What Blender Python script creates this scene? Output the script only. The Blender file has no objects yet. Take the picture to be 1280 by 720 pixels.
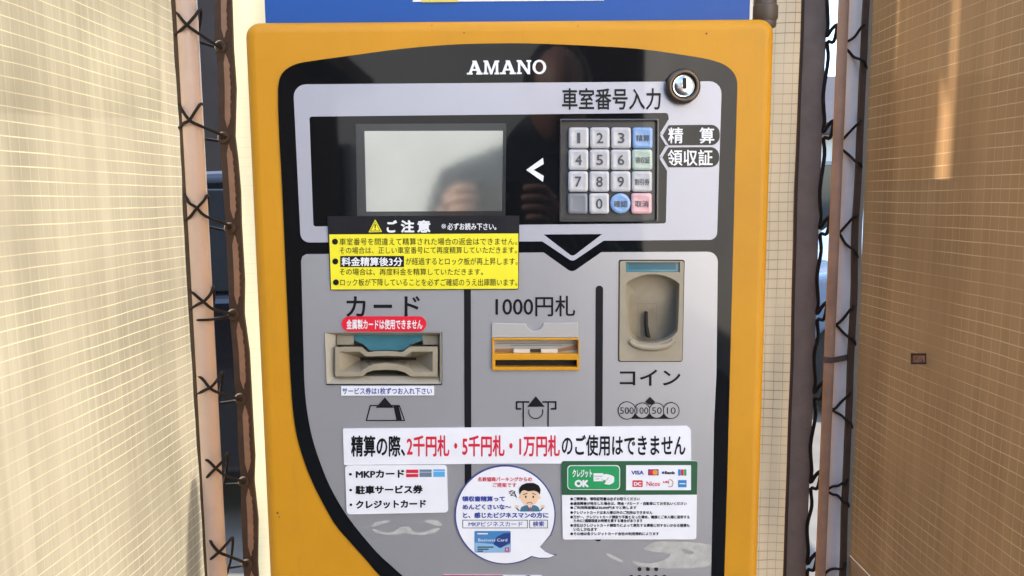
import bpy, bmesh, math, random
from mathutils import Vector, Matrix, noise
random.seed(7)
S = bpy.context.scene
COL = S.collection
R = math.radians

# ------------------------------------------------------------------ camera
F = 967.0                                   # focal length in photo pixels (1280 wide)
CAM = Vector((0.0, -0.748, 1.337))
PITCH, ROLL = R(6.66), R(0.41)
fw = Vector((0, math.cos(PITCH), -math.sin(PITCH)))
up0 = Vector((0, math.sin(PITCH), math.cos(PITCH)))
r0 = Vector((1, 0, 0))
UP = up0 * math.cos(ROLL) + r0 * math.sin(ROLL)
RT = r0 * math.cos(ROLL) - up0 * math.sin(ROLL)
cd = bpy.data.cameras.new('camera')
cd.sensor_width = 36.0
cd.lens = F / 1280 * 36
cd.clip_start, cd.clip_end = 0.02, 2000
cam = bpy.data.objects.new('camera', cd)
COL.objects.link(cam)
m = Matrix.Identity(4)
for i in range(3):
    m[i][0], m[i][1], m[i][2], m[i][3] = RT[i], UP[i], -fw[i], CAM[i]
cam.matrix_world = m
S.camera = cam

# ------------------------------------------------------------------ sky, sun, exposure
SUN_EL, SUN_AZ = R(36), R(-76)              # azimuth from +y (behind the machine) towards +x: the sun stands behind and to the left
w = bpy.data.worlds.new("World"); S.world = w; w.use_nodes = True
nt = w.node_tree
sky = nt.nodes.new('ShaderNodeTexSky')
sky.sky_type = 'NISHITA'; sky.sun_disc = False
sky.sun_elevation, sky.sun_rotation = SUN_EL, SUN_AZ
bg = nt.nodes['Background']; bg.inputs['Strength'].default_value = 0.15
nt.links.new(sky.outputs[0], bg.inputs['Color'])
sd = bpy.data.lights.new('sun', 'SUN'); sd.energy = 2.6; sd.angle = R(0.9); sd.color = (1, .93, .82)
sun = bpy.data.objects.new('sun', sd); COL.objects.link(sun)
to_sun = Vector((math.sin(SUN_AZ) * math.cos(SUN_EL), math.cos(SUN_AZ) * math.cos(SUN_EL), math.sin(SUN_EL)))
sun.rotation_euler = to_sun.to_track_quat('Z', 'Y').to_euler()
sun.location = to_sun * 30
S.view_settings.view_transform = 'Standard'
S.view_settings.look = 'None'
S.view_settings.exposure = 2.45
S.view_settings.gamma = 1
S.cycles.max_bounces = 10
S.cycles.transparent_max_bounces = 12
S.cycles.caustics_reflective = False
S.cycles.caustics_refractive = False

# ------------------------------------------------------------------ measuring: a photo pixel to a point on the plane y = Y
def P(px, py, Y=0.0):
    d = fw * F + RT * (px - 640) + UP * (360 - py)
    t = (Y - CAM.y) / d.y
    return CAM + d * t
def PX(px, py, Xc):                          # on the plane x = Xc
    d = fw * F + RT * (px - 640) + UP * (360 - py)
    return CAM + d * ((Xc - CAM.x) / d.x)

# ------------------------------------------------------------------ materials
MATS = {}
def mat(name, col, rough=.5, metal=0, spec=.5, coat=0, bump=0, bscale=200, vary=0, vscale=6, ior=None, alpha=1, trans=0, specks=False):
    if name in MATS: return MATS[name]
    mt = bpy.data.materials.new(name); mt.use_nodes = True
    n = mt.node_tree.nodes; l = mt.node_tree.links
    b = n['Principled BSDF']
    b.inputs['Base Color'].default_value = (*col, 1)
    b.inputs['Roughness'].default_value = rough
    b.inputs['Metallic'].default_value = metal
    b.inputs['Specular IOR Level'].default_value = spec
    b.inputs['Coat Weight'].default_value = coat
    b.inputs['Coat Roughness'].default_value = .03
    b.inputs['Alpha'].default_value = alpha
    b.inputs['Transmission Weight'].default_value = trans
    tc = None
    if bump or vary:
        tc = n.new('ShaderNodeTexCoord')
    if vary:
        nz = n.new('ShaderNodeTexNoise'); nz.inputs['Scale'].default_value = vscale; nz.inputs['Detail'].default_value = 8
        nz.inputs['Roughness'].default_value = .65
        l.new(tc.outputs['Object'], nz.inputs['Vector'])
        mr = n.new('ShaderNodeMapRange'); mr.inputs['From Min'].default_value = .3; mr.inputs['From Max'].default_value = .7
        mr.inputs['To Min'].default_value = 1 - vary; mr.inputs['To Max'].default_value = 1 + vary * .4
        l.new(nz.outputs['Fac'], mr.inputs['Value'])
        mx = n.new('ShaderNodeVectorMath'); mx.operation = 'SCALE'
        mx.inputs[0].default_value = col
        l.new(mr.outputs[0], mx.inputs['Scale']); l.new(mx.outputs[0], b.inputs['Base Color'])
        m2 = n.new('ShaderNodeMapRange'); m2.inputs['From Min'].default_value = .3; m2.inputs['From Max'].default_value = .7
        m2.inputs['To Min'].default_value = rough * .85; m2.inputs['To Max'].default_value = min(1, rough * 1.2)
        l.new(nz.outputs['Fac'], m2.inputs['Value']); l.new(m2.outputs[0], b.inputs['Roughness'])
    if specks:                                # grime specks and faint scuffs with edges of their own
        ns = n.new('ShaderNodeTexNoise'); ns.inputs['Scale'].default_value = 260; ns.inputs['Detail'].default_value = 2
        l.new(tc.outputs['Object'], ns.inputs['Vector'])
        rs = n.new('ShaderNodeMapRange'); rs.inputs['From Min'].default_value = .74; rs.inputs['From Max'].default_value = .78; rs.inputs['To Max'].default_value = .55
        l.new(ns.outputs['Fac'], rs.inputs['Value'])
        mp = n.new('ShaderNodeMapping'); mp.inputs['Scale'].default_value = (22, 22, 3); l.new(tc.outputs['Object'], mp.inputs['Vector'])
        n2 = n.new('ShaderNodeTexNoise'); n2.inputs['Scale'].default_value = 2; n2.inputs['Detail'].default_value = 9; n2.inputs['Roughness'].default_value = .75; l.new(mp.outputs[0], n2.inputs['Vector'])
        r2 = n.new('ShaderNodeMapRange'); r2.inputs['From Min'].default_value = .56; r2.inputs['From Max'].default_value = .76; r2.inputs['To Max'].default_value = .22; l.new(n2.outputs['Fac'], r2.inputs['Value'])
        sm = n.new('ShaderNodeMath'); sm.operation = 'MAXIMUM'; l.new(rs.outputs[0], sm.inputs[0]); l.new(r2.outputs[0], sm.inputs[1])
        cx = n.new('ShaderNodeMix'); cx.data_type = 'RGBA'; l.new(sm.outputs[0], cx.inputs['Factor']); l.new(mx.outputs[0], cx.inputs['A']); cx.inputs['B'].default_value = (.16, .09, .04, 1)
        l.new(cx.outputs['Result'], b.inputs['Base Color'])
    if bump:
        nb = n.new('ShaderNodeTexNoise'); nb.inputs['Scale'].default_value = bscale; nb.inputs['Detail'].default_value = 4
        l.new(tc.outputs['Object'], nb.inputs['Vector'])
        bp = n.new('ShaderNodeBump'); bp.inputs['Strength'].default_value = bump; bp.inputs['Distance'].default_value = .001
        l.new(nb.outputs['Fac'], bp.inputs['Height']); l.new(bp.outputs[0], b.inputs['Normal'])
    MATS[name] = mt
    return mt

YEL = mat('yellow_paint', (.61, .285, .016), .42, spec=.28, bump=.07, bscale=420, vary=.11, vscale=7, specks=True)
BLK = mat('black_acrylic', (.006, .0065, .008), .035, spec=.34, bump=.012, bscale=5)
SIL = mat('silver_print', (.455, .455, .485), .38, metal=.55, coat=.6, bump=.01, bscale=6)
LIT = mat('light_print', (.45, .455, .52), .42, metal=.25, coat=.6, bump=.01, bscale=6)
INK = mat('black_ink', (.010, .010, .013), .4, spec=.2)
WINK = mat('white_ink', (.78, .79, .82), .3, coat=.4)
STW = mat('sticker_white', (.80, .81, .87), .38, vary=.04, vscale=30)
STB = mat('sticker_black', (.014, .014, .018), .4, spec=.25, vary=.2, vscale=40)
STY = mat('sticker_yellow', (.86, .78, .03), .4, vary=.05, vscale=30)
RED = mat('red_ink', (.62, .015, .045), .4)
CRIM = mat('crimson_sticker', (.72, .012, .035), .38)
BLU = mat('blue_ink', (.04, .06, .32), .4)
GRN = mat('dark_green_print', (.02, .10, .045), .4)
GRN2 = mat('green_print', (.015, .30, .10), .4)
BEI = mat('beige_plastic', (.37, .335, .27), .5, vary=.12, vscale=25, bump=.05, bscale=600)
BEID = mat('aged_beige_plastic', (.325, .28, .205), .5, vary=.18, vscale=30, bump=.05, bscale=600)
TEAL = mat('teal_plastic', (.06, .22, .29), .2, coat=.5, vary=.1, vscale=60)
DARK = mat('dark_void', (.006, .005, .005), .7)
GREYP = mat('grey_plastic', (.12, .12, .13), .4)
CHROME = mat('chrome', (.68, .68, .70), .22, metal=1)
BRASSY = mat('dark_bronze', (.10, .075, .055), .3, metal=.7)
SCREEN = mat('screen_glass', (.40, .42, .40), .07, metal=.75, bump=.07, bscale=16, vary=.10, vscale=16)
SBEZ = mat('screen_bezel', (.05, .052, .055), .12, metal=.3)
RESID = mat('adhesive_residue', (.47, .465, .455), .6, vary=.25, vscale=90)
CORD = mat('black_cord', (.014, .011, .010), .8, bump=.6, bscale=900)
POLEW = mat('white_pole_paint', (.92, .85, .80), .4, vary=.10, vscale=14)
POLEK = mat('pinkish_pole_paint', (.80, .63, .55), .4, vary=.10, vscale=14)
POLEB = mat('brown_pole_paint', (.56, .37, .25), .5, vary=.25, vscale=18)
GREYPIPE = mat('bronze_pipe', (.105, .085, .07), .45, vary=.2, vscale=30)

# ------------------------------------------------------------------ mesh helpers
WORLD = {}                                   # world location of every parent, so that parts can be built in world coordinates
def link(name, me, parent=None, mats=None):
    o = bpy.data.objects.new(name, me); COL.objects.link(o)
    if mats:
        for k in mats: me.materials.append(k)
    base = Vector((0, 0, 0))
    if parent is not None:
        o.parent = parent
        base = WORLD[parent]
        o.location = -base
    WORLD[o] = Vector((0, 0, 0))
    return o
def tag(o, label=None, cat=None, group=None, kind=None):
    if label: o['label'] = label
    if cat: o['category'] = cat
    if group: o['group'] = group
    if kind: o['kind'] = kind
    return o
def thing(name, loc, label, cat, group=None):
    o = bpy.data.objects.new(name, None); COL.objects.link(o); o.location = loc; o.empty_display_size = .05
    WORLD[o] = Vector(loc)
    return tag(o, label, cat, group)

class MB:
    """Collects shapes in world coordinates, one material slot per material, and links them as ONE mesh object."""
    def __init__(s): s.bm = bmesh.new(); s.mats = []
    def mi(s, m):
        if m not in s.mats: s.mats.append(m)
        return s.mats.index(m)
    def add(s, vs, fs, m, smooth=False):
        k = s.mi(m)
        bv = [s.bm.verts.new(v) for v in vs]
        for f in fs:
            try:
                q = s.bm.faces.new([bv[i] for i in f]); q.material_index = k; q.smooth = smooth
            except ValueError: pass
        return bv
    def mesh2d(s, data, fn, m):
        vs, fs = data
        s.add([fn(v) for v in vs], fs, m)
    def box(s, a, b, m):
        x0, y0, z0 = a; x1, y1, z1 = b
        vs = [(x, y, z) for x in (x0, x1) for y in (y0, y1) for z in (z0, z1)]
        s.add(vs, [(0, 1, 3, 2), (4, 6, 7, 5), (0, 4, 5, 1), (2, 3, 7, 6), (0, 2, 6, 4), (1, 5, 7, 3)], m)
    def loft(s, loops, m, cap0=False, cap1=False, smooth=True, closed=True):
        n = len(loops[0]); vs = [v for lp in loops for v in lp]; fs = []
        for k in range(len(loops) - 1):
            for i in range(n if closed else n - 1):
                j = (i + 1) % n
                fs.append((k * n + i, k * n + j, (k + 1) * n + j, (k + 1) * n + i))
        bv = s.add(vs, fs, m, smooth)
        kk = s.mi(m)
        for cap, st in ((cap0, 0), (cap1, (len(loops) - 1) * n)):
            if cap:
                try:
                    q = s.bm.faces.new(bv[st:st + n]); q.material_index = kk
                except ValueError: pass
    def tube(s, pts, r, m, n=10, caps=True):
        pts = [Vector(p) for p in pts]; loops = []
        prev = None
        for i, p in enumerate(pts):
            t = (pts[min(i + 1, len(pts) - 1)] - pts[max(i - 1, 0)]).normalized()
            if prev is None:
                a = t.orthogonal().normalized()
            else:
                a = (prev - t * prev.dot(t))
                a = a.normalized() if a.length > 1e-6 else t.orthogonal().normalized()
            prev = a; b = t.cross(a)
            rr = r[i] if isinstance(r, (list, tuple)) else r
            loops.append([p + (a * math.cos(q) + b * math.sin(q)) * rr for q in [2 * math.pi * k / n for k in range(n)]])
        s.loft(loops, m, caps, caps)
    def lathe(s, c, axis, prof, m, n=40):
        """prof: list of (radius, distance along axis)"""
        axis = Vector(axis).normalized(); a = axis.orthogonal().normalized(); b = axis.cross(a); c = Vector(c)
        loops = [[c + axis * h + (a * math.cos(2 * math.pi * k / n) + b * math.sin(2 * math.pi * k / n)) * max(r, 1e-5) for k in range(n)] for r, h in prof]
        s.loft(loops, m, True, True)
    def build(s, name, parent=None, smooth_angle=None):
        bmesh.ops.recalc_face_normals(s.bm, faces=s.bm.faces)
        if smooth_angle:
            for e in s.bm.edges:
                if len(e.link_faces) == 2 and e.calc_face_angle(0) > smooth_angle: e.smooth = False
        me = bpy.data.meshes.new(name); s.bm.to_mesh(me); s.bm.free()
        return link(name, me, parent, s.mats)
    def build_raw(s, name, parent=None):
        me = bpy.data.meshes.new(name); s.bm.to_mesh(me); s.bm.free()
        return link(name, me, parent, s.mats)

def _curve_mesh(c):
    o = bpy.data.objects.new('tmp', c); COL.objects.link(o)
    dg = bpy.context.evaluated_depsgraph_get()
    me = bpy.data.meshes.new_from_object(o.evaluated_get(dg))
    vs = [tuple(v.co) for v in me.vertices]; fs = [tuple(p.vertices) for p in me.polygons]
    bpy.data.objects.remove(o); bpy.data.meshes.remove(me); bpy.data.curves.remove(c)
    return vs, fs
_tc = {}
def text2d(s, bold=0.0, spacing=1.0):
    k = (s, spacing)
    if k not in _tc:
        c = bpy.data.curves.new('t', 'FONT'); c.body = s; c.space_character = spacing; c.resolution_u = 3
        vs, fs = _curve_mesh(c)
        xs = [v[0] for v in vs]; ys = [v[1] for v in vs]
        x0, x1, y0, y1 = min(xs), max(xs), min(ys), max(ys)
        _tc[k] = ([((v[0] - x0) / (x1 - x0), (v[1] - y0) / (y1 - y0)) for v in vs], fs, x1 - x0, y1 - y0)
    return _tc[k]
def fill2d(loops, extrude=0.0, bevel=0.0, res=2):
    """filled 2-D shape with holes, in the (x, z) plane; even-odd"""
    c = bpy.data.curves.new('f', 'CURVE'); c.dimensions = '2D'; c.fill_mode = 'BOTH' if extrude or bevel else 'FRONT'
    c.extrude = extrude; c.bevel_depth = bevel; c.bevel_resolution = res; c.offset = -bevel
    for lp in loops:
        sp = c.splines.new('POLY'); sp.points.add(len(lp) - 1); sp.use_cyclic_u = True
        for p, v in zip(sp.points, lp): p.co = (v[0], v[1], 0, 1)
    return _curve_mesh(c)
def rnd(pts, r, n=5):
    """polygon with rounded corners; r one radius or one per corner"""
    out = []; N = len(pts)
    for i in range(N):
        p = Vector(pts[i]); a = Vector(pts[i - 1]); b = Vector(pts[(i + 1) % N])
        q = r[i] if isinstance(r, (list, tuple)) else r
        if q <= 0: out.append(tuple(p)); continue
        da, db = (a - p), (b - p)
        q = min(q, da.length * .49, db.length * .49)
        s, e = p + da.normalized() * q, p + db.normalized() * q
        for k in range(n + 1):
            t = k / n
            # near-circular corner
            w_ = .72
            den = (1 - t) ** 2 + 2 * t * (1 - t) * w_ + t * t
            out.append(tuple((s * (1 - t) ** 2 + p * (2 * t * (1 - t) * w_) + e * t * t) / den))
    return out
def quad(L, T, Rr, B): return [(L, T), (Rr, T), (Rr, B), (L, B)]
def rrect(L, T, Rr, B, r): return rnd(quad(L, T, Rr, B), r)
def circ(cx, cy, r, n=32, ry=None, a0=0, a1=2 * math.pi):
    ry = ry or r; full = abs(a1 - a0 - 2 * math.pi) < 1e-6
    return [(cx + r * math.cos(a0 + (a1 - a0) * k / (n if full else n - 1)), cy + ry * math.sin(a0 + (a1 - a0) * k / (n if full else n - 1))) for k in range(n)]
def crom(pts, n=6):
    out = []
    for i in range(len(pts) - 1):
        p0, p1, p2, p3 = [Vector(pts[max(0, min(len(pts) - 1, i + k))]) for k in (-1, 0, 1, 2)]
        for k in range(n):
            t = k / n
            out.append(tuple(.5 * ((2 * p1) + (-p0 + p2) * t + (2 * p0 - 5 * p1 + 4 * p2 - p3) * t * t + (-p0 + 3 * p1 - 3 * p2 + p3) * t ** 3)))
    out.append(tuple(pts[-1])); return out
def xz(lp):                                   # pixel loop -> loop on the machine's front plane
    o = []
    for a, b in lp:
        v = P(a, b, 0); o.append((v.x, v.z))
    return o
def sheet(mb, loops, yf, m):                  # flat print at y = yf, outline given in photo pixels
    mb.mesh2d(fill2d([xz(l) for l in loops]), lambda v: (v[0], yf, v[1]), m)
def plate(mb, loops, yf, th, m, bevel=0.0):   # slab whose front is at y = yf
    e = th / 2 - bevel
    mb.mesh2d(fill2d([xz(l) for l in loops], max(e, 1e-6), bevel), lambda v: (v[0], yf + th / 2 - v[2], v[1]), m)
def text(mb, s, box, yf, m, bold=0.0, spacing=1.0):
    """box = (L, T, R, B) or four corners TL, TR, BR, BL in photo pixels"""
    if len(box) == 4 and not hasattr(box[0], '__len__'):
        L, T, Rr, B = box; q = quad(L, T, Rr, B)
    else: q = box
    a, b, c, d = [P(x, y, 0) for x, y in q]
    vs, fs, wn, hn = text2d(s, bold, spacing)
    e = bold * 1.35                           # stroke thickening: the same letters laid again, a hair to each side
    ex, ey_ = e / (wn + 2 * e), e / (hn + 2 * e)
    shifts = [(0, 0)] if bold < .006 else ([(-1, 0), (1, 0), (0, -1), (0, 1)] if bold < .02 else [(-1, 0), (1, 0), (0, -1), (0, 1), (-.7, -.7), (.7, .7), (.7, -.7), (-.7, .7)])
    for q, (sx, sy) in enumerate(shifts):
        def fn(v):
            u, t = ex + v[0] * (1 - 2 * ex) + sx * ex, 1 - (ey_ + v[1] * (1 - 2 * ey_) + sy * ey_)
            p = (a * (1 - u) + b * u) * (1 - t) + (d * (1 - u) + c * u) * t
            return (p.x, yf - q * 6e-6, p.z)
        mb.mesh2d((vs, fs), fn, m)
def strokes(mb, lines, wpx, yf, m):           # polyline strokes as flat ribbons
    for ln in lines:
        for (ax, ay), (bx, by) in zip(ln[:-1], ln[1:]):
            d = Vector((bx - ax, by - ay)); 
            if d.length < 1e-6: continue
            d.normalize(); nrm = Vector((-d.y, d.x)) * wpx / 2; ex = d * wpx * .35
            pts = [(ax - ex.x + nrm.x, ay - ex.y + nrm.y), (bx + ex.x + nrm.x, by + ex.y + nrm.y), (bx + ex.x - nrm.x, by + ex.y - nrm.y), (ax - ex.x - nrm.x, ay - ex.y - nrm.y)]
            mb.add([(P(x, y).x, yf, P(x, y).z) for x, y in pts], [(0, 1, 2, 3)], m)

# ================================================================== SETTING: ground and what lies around the booth
def grd_mat():
    mt = mat('pale_concrete', (.15, .138, .12), .85, vary=.25, vscale=3, bump=.6, bscale=90)
    return mt
mb = MB(); mb.add([(-150, -150, 0), (150, -150, 0), (150, 150, 0), (-150, 150, 0)], [(0, 1, 2, 3)], grd_mat())
tag(mb.build('ground'), kind='structure')
ASPH = mat('asphalt', (.045, .045, .047), .9, vary=.3, vscale=5, bump=.8, bscale=160)
mb = MB(); mb.add([(-40, -60, .004), (40, -60, .004), (40, 1.6, .004), (-40, 1.6, .004)], [(0, 1, 2, 3)], ASPH)  # unseen dark ground added to cut bounce light on the lower panel
tag(mb.build('parking_lot'), kind='structure')

HOUSEW = mat('brown_house_wall', (.034, .021, .016), .8, vary=.15, vscale=2)
HOUSEP = mat('pale_house_wall', (.80, .76, .69), .8, vary=.1, vscale=1.5)
ROOF = mat('dark_roof', (.07, .06, .06), .7, vary=.2, vscale=4)
GLASS = mat('window_glass', (.03, .035, .04), .05)
FRAMEM = mat('window_frame_metal', (.25, .25, .26), .4, metal=.5)
def house(loc, wdt, dep, hgt, wallm, label, facing=-1, wins=()):
    t = thing('house', loc, label, 'house')
    x0, y0 = loc[0] - wdt / 2, loc[1] - dep / 2
    b = MB(); b.box((x0, y0, 0), (x0 + wdt, y0 + dep, hgt), wallm); b.build('wall', t)
    b = MB()
    b.loft([[(x0 - .35, y0 - .35, hgt), (x0 + wdt + .35, y0 - .35, hgt), (x0 + wdt + .35, y0 + dep + .35, hgt), (x0 - .35, y0 + dep + .35, hgt)],
            [(x0 - .35, y0 - .35, hgt + .18), (x0 + wdt + .35, y0 - .35, hgt + .18), (x0 + wdt + .35, y0 + dep + .35, hgt + .18), (x0 - .35, y0 + dep + .35, hgt + .18)],
            [(x0 + wdt * .3, y0 + dep * .45, hgt + 1.3), (x0 + wdt * .7, y0 + dep * .45, hgt + 1.3), (x0 + wdt * .7, y0 + dep * .55, hgt + 1.3), (x0 + wdt * .3, y0 + dep * .55, hgt + 1.3)]], ROOF, True, True, smooth=False)
    b.build('roof', t)
    yf = y0 if facing < 0 else y0 + dep
    for (cx, cz, ww, wh) in wins:
        b = MB()
        for (ax, az, bx, bz) in ((cx - ww / 2 - .06, cz - wh / 2 - .06, cx + ww / 2 + .06, cz - wh / 2), (cx - ww / 2 - .06, cz + wh / 2, cx + ww / 2 + .06, cz + wh / 2 + .06),
                                 (cx - ww / 2 - .06, cz - wh / 2, cx - ww / 2, cz + wh / 2), (cx + ww / 2, cz - wh / 2, cx + ww / 2 + .06, cz + wh / 2), (cx - .025, cz - wh / 2, cx + .025, cz + wh / 2)):
            b.box((loc[0] + ax, yf - .05, az), (loc[0] + bx, yf + .05, bz), FRAMEM)
        fr = b.build('window', t)
        b = MB(); b.box((loc[0] + cx - ww / 2, yf - .02, cz - wh / 2), (loc[0] + cx + ww / 2, yf + .02, cz + wh / 2), GLASS); b.build('pane', fr)
    return t
house((-5.2, 9.0, 0), 8.2, 4, 4.6, HOUSEW, 'dark brown house glimpsed through the gap beside the left white pole', -1, ((-2.2, 1.5, 1.2, 1.3), (-2.2, 3.4, 1.0, .9)))
house((7.6, 15.0, 0), 9.0, 5, 2.35, HOUSEP, 'low pale house glimpsed through the gap beside the thin brown pole', -1, ((-1.6, 1.3, 1.5, 1.1), (.6, 1.3, 1.5, 1.1)))
# across the lot, behind the photographer: only seen mirrored in the black panel and the screen
house((-3.9, -4.4, 0), 4.0, 7.0, 2.5, HOUSEW, 'dark house added on the left of the lot to block the sky, mirrored at the panel edge', 1)  # unseen house added to hold back skylight from the left
house((2.5, -12.2, 0), 3.2, 1.6, 4.9, HOUSEW, 'tall dark house at the far end of the lot, mirrored right of the panel middle', 1)
house((3.6, -4.7, 0), 4.0, 8.0, 5.6, HOUSEP, 'sunlit pale house added on the right of the lot to bounce sunlight, mirrored at the panel edge', 1)  # unseen house added as a sunlit reflector for the machine's right side
house((-3.0, -15.0, 0), 12, 5, 5.2, HOUSEP, 'pale two storey house mirrored in the glossy black panel', 1, ((-3.6, 1.5, 1.6, 1.4), (-.6, 1.5, 1.6, 1.4), (-3.6, 3.9, 1.3, 1.0), (-.6, 3.9, 1.3, 1.0)))

CARD = mat('navy_car_paint', (.006, .007, .011), .2, coat=.6)
CARB = mat('blue_car_paint', (.10, .16, .26), .2, coat=1)
TYRE = mat('tyre_rubber', (.018, .018, .018), .8)
RIM = mat('alloy', (.5, .5, .52), .3, metal=1)
LAMP = mat('lamp_glass', (.7, .7, .72), .1, coat=1)
def car(loc, paint, label):
    """side-on car, length along x, side towards the camera"""
    t = thing('parked_car', loc, label, 'car')
    X, Y, _ = loc; W = 1.6
    def slab(prof, y0, y1, m, name, par, bev=.05):
        vs, fs = fill2d([rnd(prof, .12, 4)], (y1 - y0) / 2 - bev, bev, 3)
        b = MB(); b.mesh2d((vs, fs), lambda v: (X + v[0], (y0 + y1) / 2 - v[2], v[1]), m); return b.build(name, par, R(40))
    body = [(-1.95, .28), (-1.98, .62), (-1.85, .82), (-1.15, .92), (-.55, .95), (1.35, .98), (1.85, .95), (1.92, .6), (1.9, .28),
            (1.55, .26), (1.5, .5), (1.25, .62), (1.0, .5), (.95, .24), (-.95, .24), (-1.0, .5), (-1.25, .62), (-1.5, .5), (-1.55, .26)]
    bd = slab(body, Y - W / 2, Y + W / 2, paint, 'body', t)
    slab([(-1.1, .9), (-.45, 1.42), (1.0, 1.46), (1.6, .93)], Y - W / 2 + .1, Y + W / 2 - .1, paint, 'cabin', t)
    slab([(-.92, .97), (-.42, 1.36), (.2, 1.38), (.2, .97)], Y - W / 2 + .085, Y - W / 2 + .2, GLASS, 'window', t, .01)
    slab([(.28, .97), (.28, 1.38), (.92, 1.38), (1.3, .98)], Y - W / 2 + .085, Y - W / 2 + .2, GLASS, 'window', t, .01)
    b = MB(); b.box((X - 1.97, Y - W / 2 + .12, .58), (X - 1.84, Y - W / 2 + .42, .74), LAMP); b.build('headlight', t)
    b = MB(); b.box((X + .3, Y - W / 2 - .02, .82), (X + .5, Y - W / 2 + .01, .85), RIM); b.build('door_handle', t)
    for sx in (-1.25, 1.25):
        for yy in (Y - W / 2 + .03, Y + W / 2 - .21):
            b = MB(); b.lathe((X + sx, yy, .3), (0, 1, 0), [(.17, 0), (.25, 0), (.29, .02), (.3, .06), (.3, .12), (.29, .16), (.25, .18), (.17, .18)], TYRE, 32)
            ty = b.build('wheel', t, R(40))
            b = MB(); b.lathe((X + sx, yy + .015, .3), (0, 1, 0), [(.03, -.01), (.06, 0), (.17, .01), (.18, .03), (.17, .15)], RIM, 20); b.build('rim', ty, R(40))
    return t
car((-1.9, 3.0, 0), CARD, 'dark navy car parked behind the booth, seen past the left white pole')
car((3.3, 4.6, 0), CARB, 'grey blue car parked behind the booth, seen past the thin brown pole')

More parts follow.
